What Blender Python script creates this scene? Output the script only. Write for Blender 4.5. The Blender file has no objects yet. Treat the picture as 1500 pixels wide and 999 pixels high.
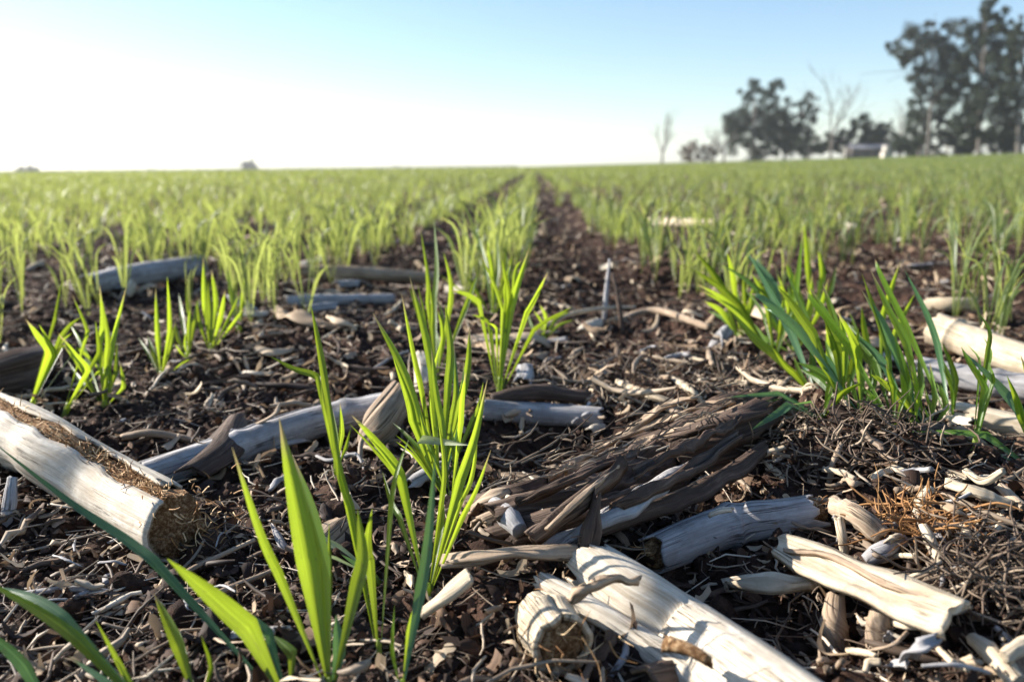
import bpy, math, random
import numpy as np
from mathutils import Vector
random.seed(7)
rng = np.random.default_rng(7)
scene = bpy.context.scene
COL = scene.collection
R = math.radians

# ------------------------------------------------------------------ camera
CAM = np.array([0.0, 0.0, 0.12]); FPX = 1200.0
pitch, yaw, roll = R(12.0), R(1.67), R(0.62)
fw = np.array([-math.sin(yaw)*math.cos(pitch), math.cos(yaw)*math.cos(pitch), -math.sin(pitch)])
rt = np.array([math.cos(yaw), math.sin(yaw), 0.0]); up = np.cross(rt, fw)
rt2 = rt*math.cos(roll) - up*math.sin(roll); up2 = up*math.cos(roll) + rt*math.sin(roll)
rt, up = rt2, up2
cd = bpy.data.cameras.new('camera'); cam = bpy.data.objects.new('camera', cd); COL.objects.link(cam)
from mathutils import Matrix
cam.matrix_world = Matrix(((rt[0], up[0], -fw[0], CAM[0]), (rt[1], up[1], -fw[1], CAM[1]), (rt[2], up[2], -fw[2], CAM[2]), (0, 0, 0, 1)))
cd.sensor_width = 36; cd.lens = 36*FPX/1500; cd.clip_start = 0.01; cd.clip_end = 6000
cd.dof.use_dof = True; cd.dof.focus_distance = 0.27; cd.dof.aperture_fstop = 14.0
scene.camera = cam

# ------------------------------------------------------------------ light
SUN_AZ, SUN_EL = -70.0, 24.0            # degrees left of the rows' direction (+y), and above the horizon
w = bpy.data.worlds.new('World'); scene.world = w; w.use_nodes = True
nt = w.node_tree; nt.nodes.clear()
sky = nt.nodes.new('ShaderNodeTexSky'); sky.sky_type = 'NISHITA'; sky.sun_disc = False
sky.sun_elevation = R(SUN_EL); sky.sun_rotation = R(SUN_AZ); sky.air_density = 1.0; sky.dust_density = 0.35; sky.ozone_density = 3.0
bg = nt.nodes.new('ShaderNodeBackground'); bg.inputs['Strength'].default_value = 0.08
wo = nt.nodes.new('ShaderNodeOutputWorld')
nt.links.new(sky.outputs[0], bg.inputs[0]); nt.links.new(bg.outputs[0], wo.inputs[0])
sd = np.array([math.sin(R(SUN_AZ))*math.cos(R(SUN_EL)), math.cos(R(SUN_AZ))*math.cos(R(SUN_EL)), math.sin(R(SUN_EL))])
sl = bpy.data.lights.new('sun', 'SUN'); sl.energy = 5.0; sl.angle = R(0.5); sl.color = (1.0, 0.93, 0.84)
so = bpy.data.objects.new('sun', sl); COL.objects.link(so)
so.rotation_euler = Vector(-sd).to_track_quat('-Z', 'Y').to_euler()
scene.view_settings.view_transform = 'Standard'; scene.view_settings.look = 'None'
scene.view_settings.gamma = 1; scene.view_settings.exposure = 1.33
scene.view_settings.use_curve_mapping = False
cy = scene.cycles
cy.max_bounces = 7; cy.diffuse_bounces = 3; cy.glossy_bounces = 2; cy.transmission_bounces = 4; cy.volume_bounces = 1; cy.transparent_max_bounces = 6

# ------------------------------------------------------------------ noise
def _h(i, j, k):
    n = (i*374761393 + j*668265263 + k*2147483647*3 + k*974634777) & 0xffffffff
    n = ((n ^ (n >> 13))*1274126177) & 0xffffffff
    n = ((n ^ (n >> 15))*2246822519) & 0xffffffff
    return ((n ^ (n >> 16)) & 0xffff)/65535.0
def vn(p):
    """value noise in -1..1 at points (...,3)"""
    p = np.asarray(p, float); f = np.floor(p); i = f.astype(np.int64); t = p - f; t = t*t*(3-2*t)
    a, b, c = i[..., 0], i[..., 1], i[..., 2]; u, v, w_ = t[..., 0], t[..., 1], t[..., 2]
    def L(x, y, s): return x + (y-x)*s
    r0 = L(L(_h(a, b, c), _h(a+1, b, c), u), L(_h(a, b+1, c), _h(a+1, b+1, c), u), v)
    r1 = L(L(_h(a, b, c+1), _h(a+1, b, c+1), u), L(_h(a, b+1, c+1), _h(a+1, b+1, c+1), u), v)
    return 2*L(r0, r1, w_)-1
def vn2(x, y, s, z=0.0):
    x = np.asarray(x, float); y = np.asarray(y, float)
    return vn(np.stack([x/s+13.7, y/s+71.3, np.full_like(x, z)+np.zeros_like(y)], -1))
def sstep(a, b, x):
    t = np.clip((x-a)/(b-a), 0, 1); return t*t*(3-2*t)

ROW0, ROWD = -0.042, 0.192
BUMPS = []   # (x, y, radius, height)
def H(x, y):
    x = np.asarray(x, float); y = np.asarray(y, float)
    d = np.hypot(x, y)
    near = 1-sstep(6, 30, d)
    z = 0.0060*vn2(x, y, 0.16, 1)*near + 0.0042*vn2(x, y, 0.055, 2)*near
    z = z + 0.0020*vn2(x, y, 0.019, 3)*near
    # furrow beside each row
    ph = (x-ROW0)/ROWD
    z = z + 0.004*np.cos(2*np.pi*ph)*near
    for bx, by, br, bh in BUMPS:
        z = z + bh*np.exp(-((x-bx)**2+(y-by)**2)/(br*br))
    z = z + 0.0175*np.minimum(np.maximum(x, 0), 90)*sstep(6, 90, y)
    z = z + 0.02*vn2(x, y, 9.0, 4)*sstep(2, 14, d) + 0.10*vn2(x, y, 60.0, 5)*sstep(15, 70, d)
    return z - 0.002
def Hfine(x, y):
    z = H(x, y)
    near = 1-sstep(1.0, 4.0, np.hypot(x, y))
    a = np.abs(vn2(x, y, 0.0095, 6)); b = vn2(x, y, 0.0045, 7); c = vn2(x, y, 0.0023, 8)
    return z + near*(0.0042*(a-0.4) + 0.0034*vn2(x, y, .013, 21) + 0.0018*b + 0.0009*c)
def ray(px, py):
    return fw + rt*(px-750)/FPX - up*(py-499.5)/FPX
def G(px, py, off=0.0):
    """point where the sight line meets the soil raised by off"""
    d = ray(px, py); z = 0.0
    for _ in range(14):
        s = (CAM[2]-(z+off))/-d[2]; p = CAM + d*s
        z = 0.5*z + 0.5*float(H(p[0], p[1]))
    return p
def D(p): return float(np.dot(np.asarray(p)-CAM, fw))
def AT(px, py, depth): return CAM + ray(px, py)*depth
def bump_at(px, py, r, h):
    p = G(px, py); BUMPS.append((p[0], p[1], r, h))
for a in [(1230, 640, .035, .020), (1400, 700, .04, .006), (860, 690, .05, -.012), (1090, 900, .03, -.016), (930, 720, .03, -.008), (800, 650, .03, -.012), (1450, 790, .03, -.006), (1000, 590, .05, .006),
          (650, 920, .03, -.006), (300, 640, .05, .005), (480, 520, .06, .010), (60, 560, .05, .014), (720, 840, .03, .004), (1380, 560, .06, .004),
          (1400, 860, .035, .006), (560, 700, .03, .004)]:
    bump_at(*a)

# ------------------------------------------------------------------ mesh helpers
class MB:
    def __init__(s): s.v = []; s.q = []; s.t = []; s.a = []; s.c = []; s.n = 0
    def add(s, v, q=None, t=None, a=None, c=None):
        v = np.asarray(v, float).reshape(-1, 3); n = len(v)
        s.v.append(v)
        if q is not None and len(q): s.q.append(np.asarray(q, np.int64).reshape(-1, 4)+s.n)
        if t is not None and len(t): s.t.append(np.asarray(t, np.int64).reshape(-1, 3)+s.n)
        s.a.append(np.zeros((n, 3)) if a is None else np.asarray(a, float).reshape(-1, 3))
        s.c.append(np.full(n, .5) if c is None else np.broadcast_to(np.asarray(c, float), (n,)).copy())
        s.n += n
    def mesh(s, name, mat, origin=(0, 0, 0), smooth=True):
        v = np.concatenate(s.v)-np.asarray(origin, float)
        q = np.concatenate(s.q) if s.q else np.zeros((0, 4), np.int64)
        t = np.concatenate(s.t) if s.t else np.zeros((0, 3), np.int64)
        me = bpy.data.meshes.new(name)
        me.vertices.add(len(v)); me.vertices.foreach_set('co', v.astype(np.float32).ravel())
        li = np.concatenate([q.ravel(), t.ravel()]).astype(np.int32)
        me.loops.add(len(li)); me.loops.foreach_set('vertex_index', li)
        st = np.concatenate([np.arange(len(q))*4, len(q)*4+np.arange(len(t))*3]).astype(np.int32)
        me.polygons.add(len(st)); me.polygons.foreach_set('loop_start', st)
        me.polygons.foreach_set('use_smooth', np.full(len(st), smooth))
        A = me.attributes.new('sc', 'FLOAT_VECTOR', 'POINT'); A.data.foreach_set('vector', np.concatenate(s.a).astype(np.float32).ravel())
        B = me.attributes.new('tint', 'FLOAT', 'POINT'); B.data.foreach_set('value', np.concatenate(s.c).astype(np.float32))
        me.update(calc_edges=True); me.validate()
        if mat: me.materials.append(mat)
        return me
def link(name, data, loc=(0, 0, 0), parent=None):
    o = bpy.data.objects.new(name, data); COL.objects.link(o)
    if parent is not None: o.parent = parent
    else: o.location = loc
    return o
def tag(o, label, cat, group=None, kind=None):
    if label: o['label'] = label
    if cat: o['category'] = cat
    if group: o['group'] = group
    if kind: o['kind'] = kind
    return o
ORG = {}
def thing(name, label, cat, loc, group=None):
    o = link(name, None, tuple(loc)); o.empty_display_size = 0.01
    ORG[o.name] = np.asarray(loc, float)
    return tag(o, label, cat, group)
def part(name, mb, mat, parent, smooth=True, label=None, top=None):
    """mesh child; its vertices are given in world space"""
    org = ORG[(top or parent).name]
    o = link(name, mb.mesh(name, mat, org, smooth), parent=parent)
    if label: o['label'] = label
    return o
def single(name, mb, mat, label, cat, group=None, kind=None, smooth=True):
    v = np.concatenate(mb.v); org = v.mean(0); org[2] = v[:, 2].min()
    return tag(link(name, mb.mesh(name, mat, org, smooth), tuple(org)), label, cat, group, kind)

def spline(P, n):
    P = np.asarray(P, float)
    if len(P) == 2: return P[0] + (P[1]-P[0])*np.linspace(0, 1, n)[:, None]
    Q = np.vstack([2*P[0]-P[1], P, 2*P[-1]-P[-2]]); m = len(P)-1
    u = np.linspace(0, m, n); i = np.minimum(u.astype(int), m-1); t = (u-i)[:, None]
    a, b, c, d = Q[i], Q[i+1], Q[i+2], Q[i+3]
    return 0.5*((2*b)+(-a+c)*t+(2*a-5*b+4*c-d)*t*t+(-a+3*b-3*c+d)*t**3)
def interp(vals, n): 
    vals = np.atleast_1d(np.asarray(vals, float))
    return np.interp(np.linspace(0, 1, n), np.linspace(0, 1, len(vals)), vals) if len(vals) > 1 else np.full(n, vals[0])
def norm(a): return a/np.maximum(np.linalg.norm(a, axis=-1, keepdims=True), 1e-12)
def frames(P, ref=(0, 0, 1)):
    T = norm(np.gradient(P, axis=0)); ref = np.asarray(ref, float)
    A = norm(ref - T*(T@ref)[:, None]); B = np.cross(T, A)
    L = np.concatenate([[0], np.cumsum(np.linalg.norm(np.diff(P, axis=0), axis=1))])
    return T, A, B, L
def gridq(n, k, closed):
    i, j = np.meshgrid(np.arange(n-1), np.arange(k if closed else k-1), indexing='ij'); j2 = (j+1) % k
    return np.stack([i*k+j, i*k+j2, (i+1)*k+j2, (i+1)*k+j], -1).reshape(-1, 4)
def tube(mb, ctrl, rad, n=16, k=6, rough=0.0, ns=1.0, cap=True, ref=(0.13, 0.21, 1), c=.5, flute=0.0, jag=0.0, flat=1.0):
    P = spline(ctrl, n); r = interp(rad, n); T, A, B, L = frames(P, ref)
    th = np.arange(k)*2*np.pi/k
    seed = rng.random()*50
    C, S = np.cos(th), np.sin(th)
    rr = r[:, None]*np.ones(k)
    if rough:
        rm = r.mean()
        q = np.stack([np.broadcast_to(C*2.2*ns, (n, k)), np.broadcast_to(S*2.2*ns, (n, k)), np.broadcast_to((L/rm*0.55*ns)[:, None], (n, k))], -1)+seed
        rr = rr*(1+rough*(vn(q)+0.5*vn(q*2.3)))
    if flute:
        q = np.stack([np.broadcast_to(C*4.5, (n, k)), np.broadcast_to(S*4.5, (n, k)), np.broadcast_to((L/r.mean()*0.12)[:, None], (n, k))], -1)+seed+9
        rr = rr*(1+flute*vn(q))
    V = P[:, None]+(A[:, None]*C[:, None]+flat*B[:, None]*S[:, None])*rr[..., None]
    if jag:
        q = np.stack([C*3, S*3, 0*C], -1)+seed
        for e, sg in ((0, -1), (n-1, 1)):
            V[e] += T[e]*(jag*r[e]*vn(q))[:, None]*sg
    at = np.stack([np.broadcast_to(C*r.mean(), (n, k)), np.broadcast_to(S*r.mean(), (n, k)), np.broadcast_to(L[:, None]+seed*.1, (n, k))], -1)
    V = V.reshape(-1, 3); at = at.reshape(-1, 3); q = gridq(n, k, True); t = []
    if cap:
        V = np.vstack([V, P[0]+(-T[0])*r[0]*.15, P[-1]+T[-1]*r[-1]*.15]); at = np.vstack([at, at[0]*0, at[-1]*0+[0, 0, L[-1]]])
        a, b = n*k, n*k+1
        for j in range(k):
            t.append((a, (j+1) % k, j)); t.append((b, (n-1)*k+j, (n-1)*k+(j+1) % k))
    mb.add(V, q, t, at, c)
def strip(mb, ctrl, wid, thick, n=24, k=6, ref=(0, 0, 1), curl=0.3, rough=0.25, jag=0.8, c=.5, twist=0.0, wav=0.0):
    """a sliver with thickness: curved cross-section, ragged ends"""
    P = spline(ctrl, n); W = interp(wid, n); T, A, B, L = frames(P, ref); seed = rng.random()*60
    if twist:
        a = np.linspace(0, twist, n)[:, None]; A, B = A*np.cos(a)+B*np.sin(a), B*np.cos(a)-A*np.sin(a)
    u = np.linspace(-1, 1, k); wm = W.mean()
    qq = np.stack([np.broadcast_to(u*2.5, (n, k)), np.broadcast_to((L/wm*0.35)[:, None], (n, k)), np.full((n, k), seed)], -1)
    dz = rough*thick*vn(qq)*1.6 + wav*wm*vn(qq*[0.15, 2.0, 1])
    edge = 1+0.22*rough*4*vn(np.stack([np.sign(u)[None]*np.ones((n, 1))*3.1, (L/wm*0.9)[:, None]*np.ones((1, k)), np.full((n, k), seed+3)], -1))*.5
    hh = -curl*wm*0.5*(u**2)
    def surf(o): return P[:, None]+B[:, None]*(u*0.5)[None, :, None]*(W[:, None]*edge)[..., None] + A[:, None]*(hh[None]+dz+o)[..., None]
    top, bot = surf(thick*.5), surf(-thick*.5)
    jj = vn(np.stack([u*3.3, u*0+seed, u*0], -1))
    for X in (top, bot):
        X[0] -= T[0]*(jag*wm*.5*jj)[:, None]; X[-1] += T[-1]*(jag*wm*.5*vn(np.stack([u*3.3, u*0+seed+7, u*0], -1)))[:, None]
    loop = np.concatenate([top, bot[:, ::-1]], 1); K = 2*k
    at = np.stack([np.broadcast_to(np.concatenate([u, u[::-1]])*wm*.5, (n, K)), np.broadcast_to(np.concatenate([u*0, u*0+thick]), (n, K)), np.broadcast_to(L[:, None]+seed*.1, (n, K))], -1)
    q = list(gridq(n, K, True))
    for e in (0, n-1):
        for j in range(k-1):
            f = [e*K+j, e*K+j+1, e*K+K-2-j, e*K+K-1-j]; q.append(f if e else f[::-1])
    mb.add(loop, np.array(q), None, at, c)
def blade(mb, ctrl, width, n=14, k=5, ref=None, ang=0.0, twist=0.0, fold=0.22, c=.5, base=0.45):
    P = spline(ctrl, n); T = norm(np.gradient(P, axis=0))
    if ref is None: ref = CAM-P.mean(0)
    ref = norm(np.asarray(ref, float)); A = norm(ref-T*(T@ref)[:, None]); B = np.cross(T, A)
    a = (ang+np.linspace(0, twist, n))[:, None]; A, B = A*np.cos(a)+B*np.sin(a), B*np.cos(a)-A*np.sin(a)
    t = np.linspace(0, 1, n)
    W = width*(base+(1-base)*sstep(0, .28, t))*np.clip(1-((t-.5)/.5)**2.1*(t > .5), 0, 1)*(1-.12*t)
    W[-1] = width*0.02
    u = np.linspace(-1, 1, k); L = np.concatenate([[0], np.cumsum(np.linalg.norm(np.diff(P, axis=0), axis=1))])
    V = P[:, None]+B[:, None]*(u*.5)[None, :, None]*W[:, None, None]+A[:, None]*(np.abs(u)*fold)[None, :, None]*W[:, None, None]
    at = np.stack([np.broadcast_to(u*width*.5, (n, k)), np.broadcast_to(t[:, None], (n, k)), np.broadcast_to(L[:, None]+rng.random()*9, (n, k))], -1)
    mb.add(V, gridq(n, k, False), None, at, c)

def stalk_shell(mb, ctrl, rad, arc=(0, 356), thick=.16, n=64, k=26, nodes=(), jag=.5, rough=.05, flute=.05, rot=0.0):
    P = spline(ctrl, n); r = interp(rad, n); T, A, B, L = frames(P); seed = rng.random()*60; tt = np.linspace(0, 1, n)
    for nd in nodes:
        g = np.exp(-((tt-nd)*L[-1]/(r.mean()*.30))**2); g2 = np.exp(-((tt-nd-.9*r.mean()/L[-1])*L[-1]/(r.mean()*.35))**2); r = r*(1+.13*g-.05*g2)
    th = np.radians(np.linspace(arc[0], arc[1], k)+rot); C, S = np.cos(th), np.sin(th)
    q1 = np.stack([np.broadcast_to(C*1.4, (n, k)), np.broadcast_to(S*1.4, (n, k)), np.broadcast_to((L/r.mean()*.5)[:, None], (n, k))], -1)+seed
    q2 = np.stack([np.broadcast_to(C*6, (n, k)), np.broadcast_to(S*6, (n, k)), np.broadcast_to((L/r.mean()*.15)[:, None], (n, k))], -1)+seed
    f = 1+rough*vn(q1)+flute*vn(q2)
    # ragged split edges
    ew = vn(np.stack([L/r.mean()*1.3, L*0+seed, L*0], -1))[:, None]*np.radians(9)
    wt = (np.abs(np.linspace(-1, 1, k))**6*np.sign(np.linspace(-1, 1, k)))[None]*(1 if arc[1]-arc[0] < 340 else 0)
    TH = th[None]+ew*wt; C2, S2 = np.cos(TH), np.sin(TH)
    def surf(s): return P[:, None]+(A[:, None]*C2[..., None]+B[:, None]*S2[..., None])*(r[:, None]*f*s)[..., None]
    o, i = surf(1), surf(1-thick)
    for e, sg in ((0, -1), (1, 1)):
        jj = vn(np.stack([C*2.7, S*2.7, C*0+seed+e*5], -1))+.6*vn(np.stack([C*8, S*8, C*0+seed+e*5], -1))
        m = max(2, n//14); wts = np.linspace(1, 0, m)
        for a in range(m):
            row = a if e == 0 else n-1-a
            for X in (o, i): X[row] += T[row]*sg*(jj*jag*r[row]*wts[a])[:, None]
    loop = np.concatenate([o, i[:, ::-1]], 1); K = 2*k
    ang = np.concatenate([th, th[::-1]]); rm = r.mean()
    at = np.stack([np.broadcast_to(np.cos(ang)*rm, (n, K)), np.broadcast_to(np.sin(ang)*rm, (n, K)), np.broadcast_to(L[:, None]+seed*.1, (n, K))], -1)
    q = list(gridq(n, K, True))
    for e in (0, n-1):
        for j in range(k-1):
            fc = [e*K+j, e*K+j+1, e*K+K-2-j, e*K+K-1-j]; q.append(fc if e else fc[::-1])
    cc = np.concatenate([np.full(k, .5), np.full(k, .15)])[None]*np.ones((n, 1))
    mb.add(loop, np.array(q), None, at, cc.ravel())
    return P, r, T, A, B

# ------------------------------------------------------------------ materials
def mat(name): 
    m = bpy.data.materials.new(name); m.use_nodes = True; t = m.node_tree; t.nodes.clear(); return m, t
def N(t, kind, **kw):
    n = t.nodes.new('ShaderNode'+kind)
    for k, v in kw.items(): setattr(n, k, v)
    return n
def ramp(t, fac, stops, interp_='LINEAR'):
    r = N(t, 'ValToRGB'); r.color_ramp.interpolation = interp_
    e = r.color_ramp.elements
    while len(e) < len(stops): e.new(.5)
    for a, (p, c) in zip(e, stops): a.position = p; a.color = (*c, 1)
    t.links.new(fac, r.inputs[0]); return r.outputs[0]
def noise(t, vec, scale, detail=4, rough=.6, dist=0):
    n = N(t, 'TexNoise'); n.inputs['Scale'].default_value = scale; n.inputs['Detail'].default_value = detail
    n.inputs['Roughness'].default_value = rough; n.inputs['Distortion'].default_value = dist
    if vec is not None: t.links.new(vec, n.inputs['Vector'])
    return n.outputs['Fac']
def mapping(t, vec, scale):
    m = N(t, 'Mapping'); m.inputs['Scale'].default_value = scale; t.links.new(vec, m.inputs['Vector']); return m.outputs[0]
def mixc(t, fac, a, b, mode='MIX'):
    m = N(t, 'Mix', data_type='RGBA', blend_type=mode)
    for s, v in ((0, fac), (6, a), (7, b)):
        if hasattr(v, 'links'): t.links.new(v, m.inputs[s])
        elif isinstance(v, (int, float)): m.inputs[s].default_value = v
        else: m.inputs[s].default_value = (*v, 1)
    return m.outputs[2]
def mth(t, op, a, b=0.0, clamp=False):
    m = N(t, 'Math', operation=op, use_clamp=clamp)
    for s, v in ((0, a), (1, b)):
        if hasattr(v, 'links'): t.links.new(v, m.inputs[s])
        else: m.inputs[s].default_value = v
    return m.outputs[0]
def attr(t, name): n = N(t, 'Attribute'); n.attribute_name = name; return n
def finish(t, color, rough=.8, bumps=(), spec=.3, transl=None, tcol=None):
    b = N(t, 'BsdfPrincipled'); o = N(t, 'OutputMaterial')
    if hasattr(color, 'links'): t.links.new(color, b.inputs['Base Color'])
    else: b.inputs['Base Color'].default_value = (*color, 1)
    if hasattr(rough, 'links'): t.links.new(rough, b.inputs['Roughness'])
    else: b.inputs['Roughness'].default_value = rough
    b.inputs['Specular IOR Level'].default_value = spec
    prev = None
    for h, dist, st in bumps:
        n = N(t, 'Bump'); n.inputs['Distance'].default_value = dist; n.inputs['Strength'].default_value = st
        t.links.new(h, n.inputs['Height'])
        if prev: t.links.new(prev, n.inputs['Normal'])
        prev = n.outputs[0]
    if prev: t.links.new(prev, b.inputs['Normal'])
    out = b.outputs[0]
    if transl:
        tr = N(t, 'BsdfTranslucent'); ms = N(t, 'MixShader'); ms.inputs[0].default_value = transl
        if hasattr(tcol, 'links'): t.links.new(tcol, tr.inputs[0])
        else: tr.inputs[0].default_value = (*tcol, 1)
        t.links.new(out, ms.inputs[1]); t.links.new(tr.outputs[0], ms.inputs[2]); out = ms.outputs[0]
    t.links.new(out, o.inputs[0])

def make_stalk_mat(name, c0, c1, c2, stain, fib=.5, rough=.75, spotamt=.5, dirt=.25):
    m, t = mat(name); sc = attr(t, 'sc').outputs['Vector']; ti = attr(t, 'tint').outputs['Fac']
    s1 = noise(t, mapping(t, sc, (1800, 1800, 60)), 1, 5, .65)
    s2 = noise(t, mapping(t, sc, (420, 420, 22)), 1, 4, .6)
    s3 = noise(t, mapping(t, sc, (160, 160, 110)), 1, 5, .7, .4)
    f = mth(t, 'ADD', mth(t, 'MULTIPLY', s1, .5), mth(t, 'MULTIPLY', s2, .5))
    col = ramp(t, f, [(.34, c0), (.5, c1), (.66, c2)])
    sp = ramp(t, s3, [(.5-dirt*.35, (0, 0, 0)), (.72, (1, 1, 1))])
    col = mixc(t, mth(t, 'MULTIPLY', sp, spotamt), col, stain)
    sp2 = ramp(t, noise(t, mapping(t, sc, (900, 900, 500)), 1, 3, .7), [(.64, (0, 0, 0)), (.74, (1, 1, 1))])
    col = mixc(t, mth(t, 'MULTIPLY', sp2, spotamt*.8), col, tuple(x*.4 for x in stain))
    ck = noise(t, mapping(t, sc, (430, 430, 9)), 1, 3, .6, .2)
    ckm = ramp(t, mth(t, 'ABSOLUTE', mth(t, 'SUBTRACT', ck, .53)), [(0, (1, 1, 1)), (.014, (0, 0, 0))])
    gate = ramp(t, noise(t, mapping(t, sc, (60, 60, 45)), 1, 2, .5), [(.46, (0, 0, 0)), (.54, (1, 1, 1))])
    crack = mth(t, 'MULTIPLY', ckm, gate)
    grey = ramp(t, noise(t, mapping(t, sc, (300, 300, 30)), 1, 4, .7), [(.48, (0, 0, 0)), (.62, (1, 1, 1))])
    col = mixc(t, mth(t, 'MULTIPLY', grey, .5), col, tuple(x*.62+.02 for x in c1))
    col = mixc(t, mth(t, 'MULTIPLY', crack, .85), col, tuple(x*.3 for x in stain))
    inner = mth(t, 'LESS_THAN', ti, .3)
    col = mixc(t, mth(t, 'MULTIPLY', inner, .75), col, (.20, .13, .07))
    finish(t, col, rough, [(s2, .0009, .6), (s1, .0005, fib), (s3, .0006, .4), (mth(t, 'SUBTRACT', 1, crack), .0006, .8)], spec=.2)
    return m
M = {}
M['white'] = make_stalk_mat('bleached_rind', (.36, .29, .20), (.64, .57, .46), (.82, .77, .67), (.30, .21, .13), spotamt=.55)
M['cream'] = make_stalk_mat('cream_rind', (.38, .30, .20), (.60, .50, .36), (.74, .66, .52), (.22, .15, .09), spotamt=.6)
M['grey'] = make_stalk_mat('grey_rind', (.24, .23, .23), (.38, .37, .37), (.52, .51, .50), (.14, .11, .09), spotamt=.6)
M['brown'] = make_stalk_mat('brown_wood', (.040, .025, .019), (.095, .062, .045), (.27, .20, .15), (.05, .032, .024), fib=.9, spotamt=.7, rough=.7)
M['tan'] = make_stalk_mat('tan_bark', (.22, .15, .10), (.40, .30, .21), (.62, .51, .38), (.14, .09, .055), fib=.8, spotamt=.55)
def m_pith():
    m, t = mat('pith'); g = N(t, 'TexCoord').outputs['Object']
    a = noise(t, g, 700, 6, .75); b = noise(t, g, 2200, 3, .7)
    col = ramp(t, a, [(.35, (.07, .035, .016)), (.5, (.24, .13, .06)), (.66, (.60, .44, .26))])
    finish(t, col, .9, [(a, .0012, .9), (b, .0005, .7)], spec=.1); return m
M['pith'] = m_pith()
def m_litter(name, stops, rough=.8, transl=None):
    m, t = mat(name); ti = attr(t, 'tint').outputs['Fac']; sc = attr(t, 'sc').outputs['Vector']
    s = noise(t, mapping(t, sc, (1500, 1500, 90)), 1, 4, .6)
    f = mth(t, 'ADD', ti, mth(t, 'MULTIPLY', mth(t, 'SUBTRACT', s, .5), .45), True)
    col = ramp(t, f, stops); finish(t, col, rough, [(s, .0004, .5)], spec=.3, transl=transl, tcol=col); return m
M['crumb'] = m_litter('soil_crumb', [(0, (.014, .009, .007)), (.5, (.052, .028, .019)), (.85, (.15, .085, .055)), (1, (.28, .19, .13))], .9)
M['flake'] = m_litter('dry_leaf_flake', [(0, (.024, .013, .009)), (.45, (.085, .047, .029)), (.75, (.27, .175, .11)), (1, (.62, .50, .36))], .75, .15)
M['straw'] = m_litter('straw', [(0, (.04, .026, .019)), (.4, (.14, .098, .068)), (.8, (.44, .35, .25)), (1, (.68, .60, .48))], .6)
M['fibre'] = m_litter('orange_fibre', [(0, (.14, .06, .02)), (.5, (.40, .21, .08)), (1, (.75, .55, .32))], .7)
M['leafdry'] = m_litter('dry_husk', [(0, (.20, .13, .08)), (.5, (.46, .34, .22)), (1, (.72, .60, .44))], .7, .2)

def m_soil():
    m, t = mat('soil'); g = N(t, 'NewGeometry').outputs['Position']
    a = noise(t, g, 260, 6, .75); b = noise(t, g, 45, 4, .6); c = noise(t, g, 1400, 4, .7); d = noise(t, g, 9, 3, .5)
    f = mth(t, 'ADD', mth(t, 'MULTIPLY', a, .6), mth(t, 'MULTIPLY', b, .4))
    near = ramp(t, f, [(.36, (.016, .010, .008)), (.5, (.050, .028, .020)), (.62, (.115, .066, .045)), (.74, (.22, .15, .11))])
    spk = ramp(t, c, [(.66, (0, 0, 0)), (.72, (1, 1, 1))]); near = mixc(t, mth(t, 'MULTIPLY', spk, .35), near, (.34, .25, .18))
    far = ramp(t, noise(t, g, .35, 6, .7), [(.35, (.055, .075, .018)), (.5, (.10, .13, .035)), (.68, (.17, .19, .06))])
    sep = N(t, 'SeparateXYZ'); t.links.new(g, sep.inputs[0])
    k = N(t, 'MapRange'); k.inputs[1].default_value = 14; k.inputs[2].default_value = 60; t.links.new(sep.outputs[1], k.inputs[0])
    col = mixc(t, k.outputs[0], near, far)
    finish(t, col, .92, [(b, .006, .5), (a, .0025, .9), (c, .0007, .8)], spec=.15); return m
M['soil'] = m_soil()

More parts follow.
